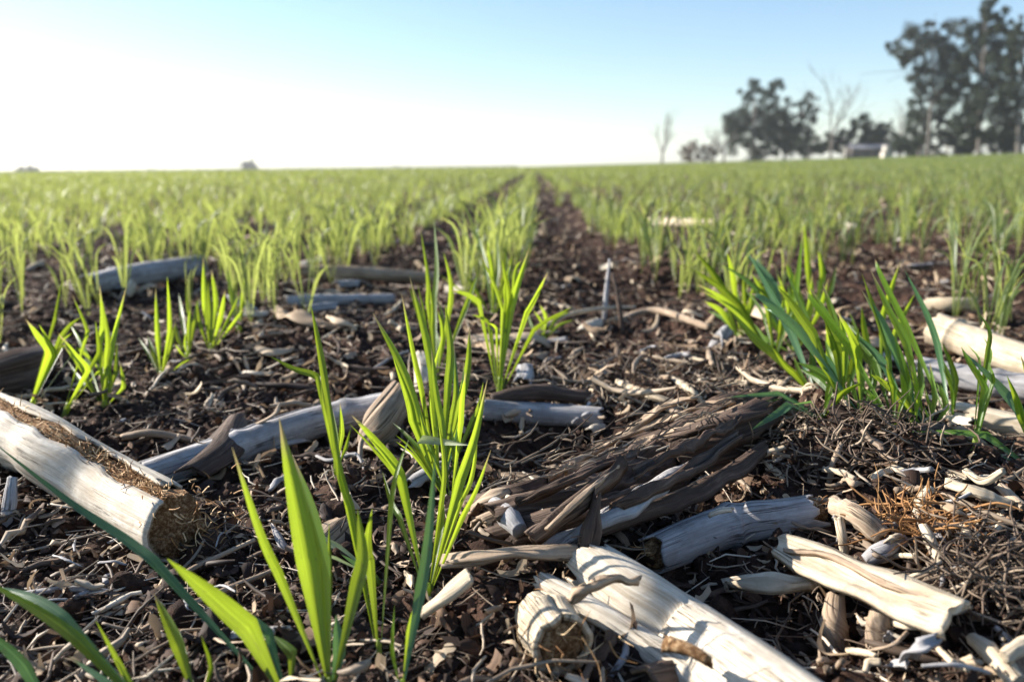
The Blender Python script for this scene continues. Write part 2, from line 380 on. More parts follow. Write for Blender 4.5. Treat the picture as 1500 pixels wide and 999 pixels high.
def m_blade(name, dark, light, tr, yel, transl=.5, rough=.38):
    m, t = mat(name); sc = attr(t, 'sc').outputs['Vector']; ti = attr(t, 'tint').outputs['Fac']
    sep = N(t, 'SeparateXYZ'); t.links.new(sc, sep.inputs[0])
    cmb = N(t, 'CombineXYZ'); t.links.new(mth(t, 'MULTIPLY', sep.outputs[0], 3200), cmb.inputs[0]); t.links.new(mth(t, 'MULTIPLY', sep.outputs[2], 9), cmb.inputs[1])
    v = noise(t, cmb.outputs[0], 1, 2, .5)
    f = mth(t, 'ADD', mth(t, 'MULTIPLY', v, .6), mth(t, 'MULTIPLY', ti, .5))
    f = mth(t, 'ADD', f, mth(t, 'MULTIPLY', mth(t, 'SUBTRACT', noise(t, mapping(t, sc, (500, 3, 60)), 1, 3, .6), .5), .5))
    rib = mth(t, 'LESS_THAN', mth(t, 'ABSOLUTE', sep.outputs[0]), .00022)
    f = mth(t, 'ADD', f, mth(t, 'MULTIPLY', rib, .22))
    col = ramp(t, f, [(.32, dark), (.72, light)])
    tc = mixc(t, ramp(t, f, [(.34, (0, 0, 0)), (.72, (1, 1, 1))]), tuple(x*.5 for x in tr), tr)
    sk = ramp(t, noise(t, mapping(t, sc, (900, 1, 500)), 1, 2, .6), [(.66, (0, 0, 0)), (.70, (1, 1, 1))])
    col = mixc(t, mth(t, 'MULTIPLY', sk, .5), col, (.10, .07, .04)); tc = mixc(t, mth(t, 'MULTIPLY', sk, .4), tc, (.12, .09, .04))
    tp = N(t, 'MapRange'); tp.inputs[1].default_value = .86; tp.inputs[2].default_value = .95; t.links.new(sep.outputs[1], tp.inputs[0])
    tg = mth(t, 'MULTIPLY', tp.outputs[0], mth(t, 'GREATER_THAN', ti, .6))
    col = mixc(t, tg, col, (.38, .30, .14)); tc = mixc(t, tg, tc, (.45, .36, .15))
    # the sheath at the base is paler, and some tips are straw coloured
    bs = N(t, 'MapRange'); bs.inputs[1].default_value = .22; bs.inputs[2].default_value = 0; t.links.new(sep.outputs[1], bs.inputs[0])
    col = mixc(t, mth(t, 'MULTIPLY', bs.outputs[0], .55), col, yel); tc = mixc(t, mth(t, 'MULTIPLY', bs.outputs[0], .5), tc, yel)
    finish(t, col, rough, [(v, .0003, .5)], spec=.5, transl=transl, tcol=tc); return m
M['blade'] = m_blade('wheat_leaf', (.04, .10, .012), (.10, .20, .025), (.50, .66, .035), (.45, .52, .12), .55)
M['bladeblue'] = m_blade('wheat_leaf_bluish', (.05, .13, .06), (.12, .22, .11), (.22, .42, .08), (.3, .4, .15), .32, .32)
M['bladefar'] = m_blade('wheat_leaf_field', (.068, .11, .036), (.165, .22, .08), (.48, .55, .125), (.44, .43, .20), .48)
M['bladepale'] = m_blade('wheat_leaf_pale', (.20, .25, .14), (.36, .40, .24), (.4, .5, .2), (.5, .5, .3), .3, .5)

# ------------------------------------------------------------------ ground sheet
def axis_from(start, first, fine_to, ratio, far):
    a = [start]; 
    while a[-1] < fine_to: a.append(a[-1]+first)
    d = first
    while a[-1] < far: d *= ratio; a.append(a[-1]+d)
    return np.array(a)
xp = axis_from(0, .0011, .26, 1.026, 1500); xs = np.concatenate([-xp[::-1][:-1], xp])
yp = [0.09]; d = .0011
while yp[-1] < 1500:
    yp.append(yp[-1]+d); d = max(.0011, (yp[-1]-.02)*(.0042 if yp[-1] < 1.5 else .022))
yn = [0.09]; d = .004
while yn[-1] > -30: yn.append(yn[-1]-d); d *= 1.25
ys = np.concatenate([np.array(yn[::-1][:-1]), np.array(yp)])
X, Y = np.meshgrid(xs, ys, indexing='ij'); Z = Hfine(X, Y)
mb = MB(); mb.add(np.stack([X, Y, Z], -1), gridq(len(xs), len(ys), False)[:, ::-1])
g = link('ground', mb.mesh('ground', M['soil'])); g['kind'] = 'structure'
g['label'] = 'dark crumbly field soil reaching the horizon'
del X, Y, Z

# ------------------------------------------------------------------ hero residue
def pts(L, lift=0.0):
    """L: (px, py, height above soil, radius px) -> points, radii in metres"""
    P = []; Rr = []
    for px, py, off, rp in L:
        p = G(px, py, off+lift); P.append(p); Rr.append(rp*D(p)/FPX)
    return np.array(P), np.array(Rr)
def resting(L, sink=.15):
    """axis points whose height equals their own radius (lying on the soil)"""
    P = []; Rr = []
    for px, py, rp in L:
        off = .01
        for _ in range(6):
            p = G(px, py, off); r = rp*D(p)/FPX; off = r*(1-sink)
        P.append(p); Rr.append(r)
    return np.array(P), np.array(Rr)
def frays(mb, c, d, r, n, ln, thin, spread=.5, cr=(0, 1)):
    for _ in range(n):
        o = np.asarray(c)+rng.normal(0, 1, 3)*r*.5; v = norm(np.asarray(d)+rng.normal(0, spread, 3)); l = ln*rng.uniform(.3, 1)
        tube(mb, [o, o+v*l*.5+rng.normal(0, .08, 3)*l, o+v*l+rng.normal(0, .15, 3)*l], [thin, thin*.8, thin*.3], n=5, k=3, cap=False, c=rng.uniform(*cr))
def stalk(label, L, mt, arc=(0, 356), nodes=(), pith=True, sink=.15, name='maize_stalk', cat='stalk', jag=.5, thick=.16, rot=0, lifts=0, fr=0, group=None, pithscale=1.0, rough=.05, flute=.05):
    P, r = resting(L, sink)
    P[:, 2] += lifts
    base = P.mean(0).copy(); base[2] -= r.mean()
    t = thing(name, label, cat, base, group)
    mb = MB(); Pn, rn, T, A, B = stalk_shell(mb, P, r, arc, thick, nodes=nodes, jag=jag, rot=rot, rough=rough, flute=flute)
    part('rind', mb, mt, t)
    if pith:
        mp = MB(); q = spline(P, 40); l = np.linalg.norm(q[-1]-q[0]); cut = r.mean()*.25/l
        a, b = q[0]+(q[-1]-q[0])*cut, q[-1]+(q[0]-q[-1])*cut; q[0] = a; q[-1] = b
        tube(mp, q, rn[::2][:3].mean()*(1-thick)*.96*pithscale*np.interp(np.linspace(0, 1, 5), np.linspace(0, 1, len(rn)), rn/rn[:5].mean()), n=50, k=18, rough=.14, ns=1.6, jag=.3)
        part('pith', mp, M['pith'], t)
    if fr:
        mf = MB()
        frays(mf, Pn[-1], T[-1], rn[-1], fr, rn[-1]*1.6, .00022); part('frayed_fibres', mf, M['fibre'], t)
        mf = MB(); frays(mf, Pn[0], -T[0], rn[0], fr//2, rn[0]*1.3, .00022)
        part('frayed_fibres', mf, M['fibre'], t)
    return t, Pn, rn, T, A, B

# white stalk on the left, split open along its far side
t, Pn, rn, T, A, B = stalk('thick bleached white maize stalk split open along its far side, lying at the left edge', [(-60, 592, 40), (50, 650, 45), (165, 718, 50), (262, 772, 53)],
    M['white'], arc=(24, 245), nodes=(.30,), pith=True, jag=.25, fr=0, thick=.12, pithscale=1.0, sink=.1)
mf = MB()
for s in np.linspace(.12, 1, 260):
    i = min(int(s*(len(Pn)-1)), len(Pn)-1); th = R(rng.uniform(-8, 24)); o = Pn[i]+(A[i]*math.cos(th)+B[i]*math.sin(th))*rn[i]*rng.uniform(.8, 1.0)
    v = norm(T[i]*rng.normal(0, 1)+A[i]*rng.uniform(0, .5)+rng.normal(0, .5, 3)); l = rng.uniform(.0015, .006)
    tube(mf, [o, o+v*l*.6+rng.normal(0, .0004, 3), o+v*l], [.00025, .0002, .0001], n=4, k=3, cap=False, c=rng.random())
frays(mf, Pn[-1]-B[-1]*rn[-1]*.5, T[-1]-B[-1]*.4, rn[-1]*1.1, 120, .006, .0003, .8)
part('frayed_fibres', mf, M['fibre'], t)
ms = MB(); stalk_shell(ms, Pn[[2, 20, 40, 58]], rn[[2, 20, 40, 58]]*[1, 1.02, 1.02, .98], arc=(-80, -9), thick=.12, n=60, k=12, jag=1.0)
part('bark_strip', ms, M['white'], t)

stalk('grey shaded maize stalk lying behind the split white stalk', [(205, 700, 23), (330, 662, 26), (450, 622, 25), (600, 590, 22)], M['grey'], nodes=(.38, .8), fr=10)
t = thing('leaf_sheath', 'torn brown leaf sheath wrapped across the grey stalk', 'sheath', G(300, 680))
P, r = resting([(275, 700, 30), (320, 668, 30), (350, 625, 26)])
mb = MB(); strip(mb, P+[0, 0, .006], [.012, .020, .012], .001, n=30, k=10, curl=.7, jag=1.2, wav=.08, rough=.6); part('sheath', mb, M['brown'], t)
mb = MB(); strip(mb, [G(330, 640, .006), G(395, 610, .016), G(410, 590, .020)], [.004, .003, .001], .0006, n=14, curl=.4); part('torn_edge', mb, M['tan'], t)

# upright broken stub behind the central seedling
t = thing('stalk_stub', 'short upright whitish stalk stub broken off behind the central seedlings', 'stub', G(570, 655))
p0 = G(545, 655); dd = D(p0)
mb = MB(); stalk_shell(mb, [p0, AT(560, 618, dd), AT(590, 575, dd*1.03)], [24*dd/FPX, 27*dd/FPX, 22*dd/FPX], thick=.2, jag=.35, rough=.12, flute=.06, n=30); part('rind', mb, M['tan'], t)
mb = MB(); tube(mb, [p0, AT(560, 620, dd), AT(586, 582, dd*1.03)], [18*dd/FPX, 20*dd/FPX, 15*dd/FPX], n=20, k=14, rough=.2); part('pith', mb, M['pith'], t)

# the big dark weathered stalk base across the middle
t = thing('stalk_butt', 'big dark weathered root end of a maize stalk lying across the middle, splitting into splinters', 'stalk base', G(900, 760))
P, r = resting([(745, 760, 40), (850, 735, 52), (960, 690, 58), (1050, 640, 56), (1120, 605, 42)], .2)
mb = MB(); tube(mb, P-[0, 0, .003], r*.82, n=120, k=44, rough=.26, ns=1.5, flute=.30, jag=1.2); part('core', mb, M['brown'], t)
def sl(L, wd, th, mt, curl=.4, nm='splinter', **kw):
    P_ = [G(a, b, c) for a, b, c in L]; m_ = MB(); strip(m_, P_, wd, th, n=44, k=8, curl=curl, **kw); return part(nm, m_, mt, t)
sl([(682, 728, .006), (780, 708, .012), (900, 655, .019), (1000, 618, .024), (1060, 592, .026)], [.004, .0075, .008, .008, .004], .0022, M['brown'], jag=1.4, rough=.7)
sl([(800, 700, .014), (900, 645, .0225), (1000, 604, .027), (1075, 585, .027)], [.002, .003, .003, .002], .0014, M['tan'], jag=1.6, rough=.7)
sl([(780, 792, .010), (835, 745, .020), (880, 705, .025), (912, 680, .028)], [.004, .0055, .005, .002], .0025, M['brown'], jag=1.2, rough=.8)
sl([(800, 775, .016), (850, 728, .025), (905, 682, .0285)], [.0015, .002, .001], .001, M['tan'], jag=1.2)
sl([(800, 800, .009), (880, 760, .017), (950, 715, .022), (1010, 680, .024)], [.003, .006, .007, .003], .002, M['grey'], jag=1.6, rough=.7)
sl([(690, 745, .004), (720, 722, .009), (770, 712, .010)], [.004, .008, .003], .0015, M['tan'], jag=1.3)
sl([(990, 640, .026), (1060, 615, .028), (1120, 590, .026)], [.006, .010, .006], .002, M['brown'], jag=1.0, rough=.8)
sl([(900, 740, .02), (1000, 690, .024), (1080, 640, .026)], [.004, .006, .004], .002, M['brown'], jag=1.5, rough=.8)
sl([(720, 775, .004), (800, 752, .012), (880, 735, .014), (960, 712, .012)], [.003, .008, .007, .002], .0016, M['brown'], jag=1.6, rough=.9, curl=.8)
sl([(830, 690, .017), (930, 650, .024), (1010, 622, .026), (1095, 590, .024)], [.002, .005, .006, .003], .0012, M['tan'], jag=1.7, rough=.9, curl=.7, twist=.5)
sl([(870, 770, .010), (960, 735, .016), (1060, 690, .018), (1120, 650, .014)], [.003, .009, .009, .003], .0016, M['brown'], jag=1.5, rough=.9, curl=.9)
sl([(760, 735, .016), (850, 695, .026), (935, 660, .029)], [.0015, .004, .001], .0012, M['brown'], jag=1.6, rough=.8, curl=.6)
sl([(930, 690, .028), (1010, 650, .031), (1085, 612, .028)], [.0015, .004, .002], .0012, M['brown'], jag=1.5, rough=.9, curl=.6)
sl([(905, 640, .02), (960, 600, .03), (1020, 580, .033)], [.003, .004, .001], .0012, M['tan'], jag=1.7, rough=.9, curl=.8, twist=.8)
m_ = MB()
for _ in range(150):
    s = rng.random(); p = P[0]*(1-s)+P[-1]*s+np.array([0, 0, .012])+rng.normal(0, .006, 3); v = norm(P[-1]-P[0]+rng.normal(0, .012, 3)); l = rng.uniform(.004, .02)
    tube(m_, [p, p+v*l*.5+rng.normal(0, .0007, 3), p+v*l+rng.normal(0, .0015, 3)], [.0003, .0004, .00015], n=5, k=3, cap=False, c=rng.uniform(.1, .9))
part('frayed_fibres', m_, M['straw'], t)

for a, lb in (([(725, 755, 13), (745, 775, 17), (762, 795, 15)], 'smooth grey stalk fragment, left one of the pair beside the dark stalk base'),
              ([(740, 745, 9), (760, 762, 11), (778, 785, 9)], 'smooth pale stalk fragment, right one of the pair beside the dark stalk base')):
    P, r = resting(a, -.3); P[:, 2] += .004; mb = MB(); tube(mb, P, r*[.8, 1, .8], n=26, k=16, rough=.08)
    single('stalk_fragment', mb, M['grey'] if 'grey' in lb else M['white'], lb, 'stalk piece')

# thin bark strip with an upright splinter at its right end
t = thing('bark_strip', 'thin tan bark strip bridging the gap with an upright splinter at its right end', 'bark strip', G(750, 815))
sl([(638, 818, .008), (700, 812, .010), (780, 806, .012), (850, 803, .013)], [.003, .005, .0055, .004], .0014, M['tan'], nm='strip', jag=1.0, rough=.6)
d0 = D(G(860, 820, .01)); m_ = MB(); strip(m_, [AT(856, 826, d0), AT(866, 780, d0), AT(876, 722, d0*1.02)], [.0065, .0055, .0025], .0018, n=26, k=6, ref=(0, -1, .1), curl=.5, jag=1.5, rough=.6)
part('splinter', m_, M['brown'], t)
m_ = MB(); frays(m_, AT(840, 812, d0), (1, -.2, 0), .004, 26, .006, .00028, .9, (0, .7)); part('frayed_fibres', m_, M['straw'], t)

# small striped chip
mb = MB(); strip(mb, [G(618, 895, .008), G(652, 868, .013), G(688, 838, .016)], [.006, .0072, .006], .0014, n=26, k=8, curl=.25, jag=.3)
single('stalk_chip', mb, M['cream'], 'short flat pale chip tilted beside the foreground seedling', 'stalk chip')

# big white split stalk bottom centre: two halves and a hollow stub
t, Pn, rn, T, A, B = stalk('wide bleached white stalk half lying across the bottom centre, striped by blade shadows', [(862, 838, 40), (930, 890, 50), (1005, 950, 60), (1112, 1030, 68), (1225, 1115, 74)],
      M['white'], arc=(-110, 120), jag=.5, thick=.12, sink=.35, lifts=.002, fr=14, pithscale=.8)
stalk('narrow bleached stalk sliver leaning against the wide white stalk half', [(795, 862, 15), (870, 905, 18), (950, 958, 22), (1040, 1020, 26), (1140, 1090, 28)], M['white'], arc=(-110, 120), jag=.9, thick=.2, sink=-.2, lifts=.002, name='stalk_sliver', cat='stalk sliver', pithscale=.8)
mb = MB(); P_ = [G(830, 880, .013), G(855, 862, .0185), G(900, 848, .0215), (G(935, 852, .022))]
strip(mb, P_, [.001, .0028, .0022, .001], .0012, n=24, k=5, curl=.6, jag=1.2, rough=.9, wav=.25); single('bark_curl', mb, M['tan'], 'curled tan bark shred lying on top of the wide white stalk', 'bark shred')
mb = MB(); strip(mb, [G(975, 930, .021), G(1000, 945, .022), G(1040, 965, .022)], [.003, .004, .002], .0016, n=20, k=6, curl=.6, jag=1.2, rough=1.0, wav=.3)
single('bark_curl', mb, M['pith'], 'small rusty brown flake stuck on the wide white stalk near the bottom edge', 'bark shred')
t, Pn, rn, T, A, B = stalk('short hollow stalk stub with a dark broken end facing the camera at bottom centre', [(790, 898, 36), (806, 918, 42), (826, 946, 48)], M['cream'],
      nodes=(.5,), jag=.22, thick=.24, sink=.05, name='stalk_stub', cat='stub', fr=30, rough=.1, flute=.08)

# grey stalk with node, centre right
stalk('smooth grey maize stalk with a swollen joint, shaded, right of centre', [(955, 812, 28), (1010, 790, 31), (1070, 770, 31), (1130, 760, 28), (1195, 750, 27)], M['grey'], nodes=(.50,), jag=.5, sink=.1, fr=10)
mb = MB(); strip(mb, [G(1040, 752, .018), G(1055, 745, .021), G(1072, 744, .022)], [.002, .003, .001], .0008, n=10, curl=.5, jag=1.5); single('bark_curl', mb, M['white'], 'tiny pale bark flake lifting at the joint of the grey stalk', 'bark shred')

# plank-like splinter right
t = thing('wood_splinter', 'long flat cream wood splinter lying like a plank in the right foreground', 'splinter', G(1280, 870))
sl([(1140, 798, .014), (1200, 822, .0165), (1290, 862, .0175), (1400, 905, .016)], [.008, .0125, .0135, .0105], .0020, M['cream'], nm='plank', curl=.10, jag=.5, rough=.5, ref=(-.2, -.35, 1))
sl([(1150, 806, .0165), (1215, 812, .0185), (1290, 850, .0195), (1395, 890, .017)], [.001, .0025, .002, .001], .001, M['tan'], nm='loose_strand', curl=.4, jag=1.5)
m_ = MB(); frays(m_, G(1195, 872, .012), (-.2, -.6, -.6), .004, 10, .008, .0003, .4, (.3, 1)); part('frayed_fibres', m_, M['straw'], t)
mb = MB(); strip(mb, [G(1062, 858, .007), G(1110, 852, .012), G(1150, 850, .013), G(1190, 852, .012)], [.001, .0055, .006, .003], .0018, n=26, k=8, curl=.4, jag=1, rough=.9)
single('stalk_chip', mb, M['cream'], 'short pointed cream chip under the left end of the flat splinter', 'stalk chip')

def upr(label, L, mt, k=10, rough=.12, name='root_stub', cat='root stub', flat=1):
    """(px,py,rpx) chain in the vertical plane through the first point"""
    p0 = G(L[0][0], L[0][1]); d = D(p0); ctrl = [p0-np.array([0, 0, .002])]+[AT(a, b, d*(1+.012*i)) for i, (a, b, c) in enumerate(L[1:])]
    mb = MB(); tube(mb, ctrl, [c*d/FPX for a, b, c in L], n=30, k=k, rough=rough, flute=.1, jag=.6, flat=flat); return single(name, mb, mt, label, cat)
upr('thin upright tan twig standing between the grey stalk and the root tangle', [(1240, 822, 6), (1234, 790, 7), (1229, 760, 7)], M['cream'], name='twig', cat='twig')
upr('stout short brown root stub under the flat splinter, left one', [(1226, 950, 20), (1222, 910, 19), (1224, 872, 14)], M['tan'])
upr('stout short brown root stub under the flat splinter, right one', [(1290, 950, 18), (1288, 915, 18), (1292, 885, 13)], M['tan'])
upr('pale upright forked root rising from the tangle at right', [(1366, 858, 9), (1374, 820, 8), (1362, 790, 9), (1352, 770, 6)], M['cream'])
upr('pale crooked root piece standing above the fibre tangle at right', [(1344, 765, 8), (1350, 735, 9), (1362, 715, 7)], M['cream'])
upr('slim upright twig left of the right mound', [(1215, 700, 4), (1222, 675, 5), (1232, 650, 4)], M['tan'], name='twig', cat='twig')
upr('small vertical grey stalk piece at the left edge below the split white stalk', [(8, 768, 10), (14, 735, 10), (18, 700, 7)], M['grey'], name='stalk_fragment', cat='stalk piece')
upr('tall thin grey twig standing in the bare strip, left one of the pair', [(884, 475, 4), (888, 430, 3.4), (893, 380, 2)], M['grey'], name='twig', cat='twig')
upr('tall thin brown twig standing in the bare strip, right one of the pair', [(912, 485, 4), (906, 440, 3.6), (897, 400, 2)], M['brown'], name='twig', cat='twig')

def lay(label, L, mt, name='twig', cat='twig', rough=.12, k=9, sc=1.0, flute=.1, group=None, extra=0):
    """lying twig: (px,py,rpx,lift)"""
    P = []; r = []
    for px, py, rp, lf in L:
        p = G(px, py, lf); rr = rp*D(p)/FPX; p = G(px, py, lf+rr*.8); P.append(p); r.append(rr*sc)
    mb = MB(); tube(mb, P, r, n=36, k=k, rough=rough, flute=flute, jag=.6); return single(name, mb, mt, label, cat, group)
lay('curved pale twig arching out of the husk beside the bare strip', [(790, 482, 3, .004), (830, 462, 3, .012), (880, 452, 3, .012), (930, 450, 2, .004)], M['cream'])
lay('bent pale twig lying on the soil behind the grey stalk', [(180, 640, 5, .002), (220, 634, 6, .005), (270, 642, 5, .003), (330, 655, 3, 0)], M['tan'])
lay('long dark thin twig lying low at the left bottom', [(30, 870, 4, .002), (110, 862, 5, .004), (200, 872, 4, .001)], M['grey'])
lay('thin tan twig crossing the soil at lower left', [(195, 930, 5, .001), (270, 890, 6, .003), (345, 858, 5, .002), (400, 835, 3, .002)], M['tan'])
lay('cracked brown root piece with looped bark left of the tangle', [(1222, 740, 13, .006), (1255, 755, 15, .010), (1290, 785, 12, .005)], M['tan'], 'root_piece', 'root', rough=.3)
lay('stubby grey root lying under the looped root piece', [(1270, 822, 11, .002), (1295, 805, 14, .003), (1322, 790, 11, .003)], M['grey'], 'root_piece', 'root', rough=.2)
lay('thin straight straw leaning from the tangle to the flat splinter', [(1318, 850, 3, .012), (1350, 838, 3.5, .014), (1378, 822, 3, .012)], M['cream'])
lay('pale bent root lying in the bottom right corner', [(1425, 935, 10, .006), (1455, 960, 14, .006), (1490, 1000, 14, .004)], M['cream'], 'root_piece', 'root', rough=.2)
lay('pale root crossing above the bottom right corner', [(1470, 965, 11, .008), (1500, 945, 12, .010), (1540, 935, 10, .008)], M['cream'], 'root_piece', 'root', rough=.25)
lay('long thin dark straw running along the bottom right', [(1350, 975, 2.5, .010), (1400, 973, 3, .011), (1450, 985, 2.5, .008)], M['grey'])
lay('pale knuckled root piece below the right seedlings', [(1390, 708, 8, .006), (1430, 722, 9, .007), (1480, 738, 7, .006)], M['cream'], 'root_piece', 'root', rough=.25)
lay('small pale forked twig near the right edge', [(1415, 690, 5, .004), (1440, 705, 6, .009), (1470, 690, 5, .016)], M['cream'])
lay('tan twig at the right edge slanting down', [(1465, 712, 7, .006), (1500, 745, 8, .006)], M['tan'])
lay('pale straw lying across the right mound', [(1075, 690, 5, .004), (1110, 668, 6, .006), (1150, 655, 3, .006)], M['cream'])
lay('thin straw lying at the foot of the right mound', [(1010, 712, 3, .004), (1040, 695, 3, .005)], M['cream'])
lay('greyish forked straw on the soil behind the dark stalk base', [(905, 560, 5, .003), (950, 578, 6, .004), (990, 592, 5, .003)], M['cream'])
lay('bent pale straw beside the greyish straw behind the dark base', [(985, 555, 4, .003), (1010, 570, 5, .007), (1030, 590, 4, .002)], M['cream'])
lay('long pale straw along the bare strip', [(900, 470, 4, .003), (960, 455, 5, .006), (1040, 480, 5, .003)], M['tan'])
lay('low brown root arching over the soil left of the bare strip', [(720, 585, 9, .004), (780, 575, 12, .008), (860, 582, 10, .005)], M['brown'], 'root_piece', 'root', rough=.2)

# countable pale bits that stand out of the litter, lower right and behind the dark stalk base
def bits(n, box, label, group, rp=(2.2, 6), ln=(25, 75), mats=('cream', 'tan', 'grey', 'straw')):
    for _ in range(n):
        x0, y0 = rng.uniform(box[0], box[2]), rng.uniform(box[1], box[3]); a = rng.uniform(0, math.pi); l = rng.uniform(*ln)*(.5+.5*(y0-300)/600); w_ = rng.uniform(*rp)*(.5+.5*(y0-300)/600)
        P = []; 
        for j, f in enumerate((-.5, 0, .5)):
            p = G(x0+math.cos(a)*l*f, y0+math.sin(a)*l*f*.45, rng.uniform(.003, .010)); P.append(p+rng.normal(0, .0008, 3))
        rr = w_*D(P[1])/FPX; mb = MB(); mk_ = mats[int(rng.integers(len(mats)))]
        if rng.random() < .5: tube(mb, P, [rr, rr*1.1, rr*.8], n=22, k=8, rough=.25, flute=.12, jag=.8)
        else: strip(mb, P, [rr*2, rr*3.2, rr*1.6], rr*.5, n=20, k=6, curl=.5, rough=.9, jag=1.5, wav=.25, twist=rng.normal(0, .6))
        single('straw_piece', mb, M[mk_], label, 'straw piece', group)
bits(46, (1190, 680, 1500, 990), 'broken pale root or straw piece strewn over the lower right litter', 'broken pale bits over the lower right litter')
bits(26, (840, 480, 1090, 620), 'broken pale straw bit strewn behind the dark stalk base', 'broken pale bits behind the dark stalk base', (2, 6), (30, 90))
bits(20, (330, 420, 620, 560), 'broken pale straw bit strewn behind the central seedlings', 'broken pale bits behind the central seedlings', (2, 6), (30, 90), ('cream', 'tan', 'brown'))
bits(18, (20, 790, 420, 980), 'thin straw bit strewn over the lower left soil', 'thin straw bits over the lower left soil', (1.2, 2.6), (30, 80), ('tan', 'brown', 'grey'))
# residue further back
stalk('grey-white maize stalk lying between the left rows in the distance', [(128, 418, 16), (190, 405, 17), (290, 390, 16)], M['grey'], nodes=(.35,), sink=-.2, fr=0)
stalk('cream jointed maize stalk at the right edge behind the seedlings', [(1372, 482, 24), (1420, 500, 24), (1520, 535, 24)], M['cream'], nodes=(.32,), sink=-.3)
stalk('grey shaded maize stalk just below the cream one at the right edge', [(1350, 540, 18), (1420, 555, 20), (1530, 572, 21)], M['grey'], nodes=(.7,), sink=.1)
stalk('cream stalk at right partly hidden by wheat stems', [(1310, 585, 17), (1400, 605, 18), (1520, 632, 19)], M['cream'], sink=.1)
stalk('long tan stalk lying crosswise behind the left seedlings', [(440, 398, 10), (520, 400, 10), (640, 408, 9)], M['tan'], sink=-.4, pith=False)
stalk('thin grey-brown stalk lying crosswise in front of the long tan one', [(420, 442, 9), (490, 440, 9), (575, 438, 8)], M['grey'], sink=-.2, pith=False)
stalk('short cream stalk piece right of the right seedling clump', [(1358, 448, 11), (1395, 446, 11), (1425, 446, 10)], M['cream'], sink=-.3, pith=False)
stalk('far bleached stalk lying among the right rows', [(940, 325, 6), (990, 326, 7), (1050, 328, 6)], M['cream'], sink=-.6, pith=False)
stalk('dark weathered stalk lump at the left edge behind the seedlings', [(-40, 560, 34), (20, 545, 34), (60, 528, 24)], M['brown'], rough=.2, flute=.2, pith=False)
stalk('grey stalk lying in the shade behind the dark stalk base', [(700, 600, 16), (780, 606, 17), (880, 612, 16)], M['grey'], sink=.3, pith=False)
# curled husks and leaf pieces
def husk(label, L, wd, mt=None, curl=.5, wav=.3, ref=(0, 0, 1), name='dry_husk', cat='husk'):
    mb = MB(); P = [G(a, b, c) for a, b, c in L]; d = D(P[0])
    strip(mb, P, [x*d/FPX for x in wd], .0006, n=30, k=10, curl=curl, wav=wav, jag=1.0, rough=.8, ref=ref, c=rng.uniform(.3, .9)); return single(name, mb, mt or M['leafdry'], label, cat)
husk('crumpled tan husk lying at the foot of the central row', [(672, 492, .006), (720, 478, .012), (770, 480, .012), (808, 500, .004)], [30, 55, 60, 30])
husk('second crumpled tan husk just below the first one', [(700, 505, .003), (750, 515, .006), (800, 512, .004)], [20, 34, 20])
husk('pale torn leaf piece left of the central row', [(405, 452, .006), (440, 462, .012), (500, 472, .006)], [12, 34, 14])
husk('pale leaf scrap below the torn leaf piece', [(375, 508, .003), (400, 515, .006), (425, 508, .003)], [14, 28, 10])
husk('bright leaf scrap in the hollow right of the torn leaf piece', [(480, 462, .010), (500, 470, .012), (520, 482, .006)], [8, 20, 8])
husk('pale husk half buried under the cream stalk at right', [(1215, 480, .006), (1250, 495, .014), (1290, 500, .006)], [20, 44, 20])
husk('tan husk beside the right seedlings', [(1090, 440, .006), (1120, 452, .01), (1150, 470, .004)], [12, 34, 14])
husk('greyish leaf chip lying at the bottom right', [(1325, 965, .008), (1345, 945, .014), (1370, 935, .014)], [26, 38, 22], M['grey'], curl=.2, wav=.1, name='leaf_chip', cat='leaf chip')
husk('small white fleck between the dark base and the pale fragments', [(785, 742, .008), (796, 748, .011), (802, 762, .008)], [8, 13, 5], M['white'], name='leaf_chip', cat='leaf chip')
husk('pale shell-like flake in the root tangle at right', [(1378, 735, .012), (1400, 745, .014), (1415, 760, .010)], [10, 24, 8], name='leaf_chip', cat='leaf chip')
husk('small yellowish flake hanging in the root tangle at right', [(1405, 768, .010), (1422, 780, .010), (1442, 782, .008)], [6, 13, 5], name='leaf_chip', cat='leaf chip')

# fibrous root tangles (nobody could count the strands)
def tangle(name, label, px, py, rad, hgt, n, mt, c=(.2, 1), thin=.00035, grp=None):
    o = G(px, py); mb = MB()
    for _ in range(n):
        a = rng.uniform(0, 2*math.pi); p = o+np.array([math.cos(a)*rad*rng.random()**.6, math.sin(a)*rad*rng.random()**.6, 0])
        p[2] = float(H(p[0], p[1]))+rng.uniform(0, hgt); v = norm(np.array([rng.normal(), rng.normal(), rng.normal()*.5])); l = rng.uniform(.004, .018)
        q = [p]
        for s in range(3): v = norm(v+rng.normal(0, .28, 3)); q.append(q[-1]+v*l/3)
        th = thin*rng.uniform(.6, 2.0)
        for z in q: z[2] = max(z[2], float(H(z[0], z[1]))+.0005)
        tube(mb, q, [th, th, th*.5], n=9, k=4, cap=False, c=rng.uniform(*c), rough=.2)
    return single(name, mb, mt, label, 'roots', kind='stuff')
tangle('root_tangle', 'orange-brown fibrous root tangle in front of the upright forked root', 1345, 800, .013, .014, 200, M['fibre'], (0, .5), .00022)
tangle('root_tangle', 'dense brown root mat rising at the right edge', 1470, 880, .022, .016, 480, M['straw'], (.0, .6), .00022)
tangle('root_tangle', 'pale rootlets and chaff crowning the right mound', 1170, 660, .024, .008, 170, M['straw'], (0, .8), .00026)
tangle('root_tangle', 'matted pale straw bits on the soil behind the dark stalk base', 960, 560, .07, .007, 420, M['straw'], (0, .8), .0003)
tangle('root_tangle', 'matted rootlets below the right seedlings', 1290, 660, .022, .010, 220, M['straw'], (.0, .6), .00024)

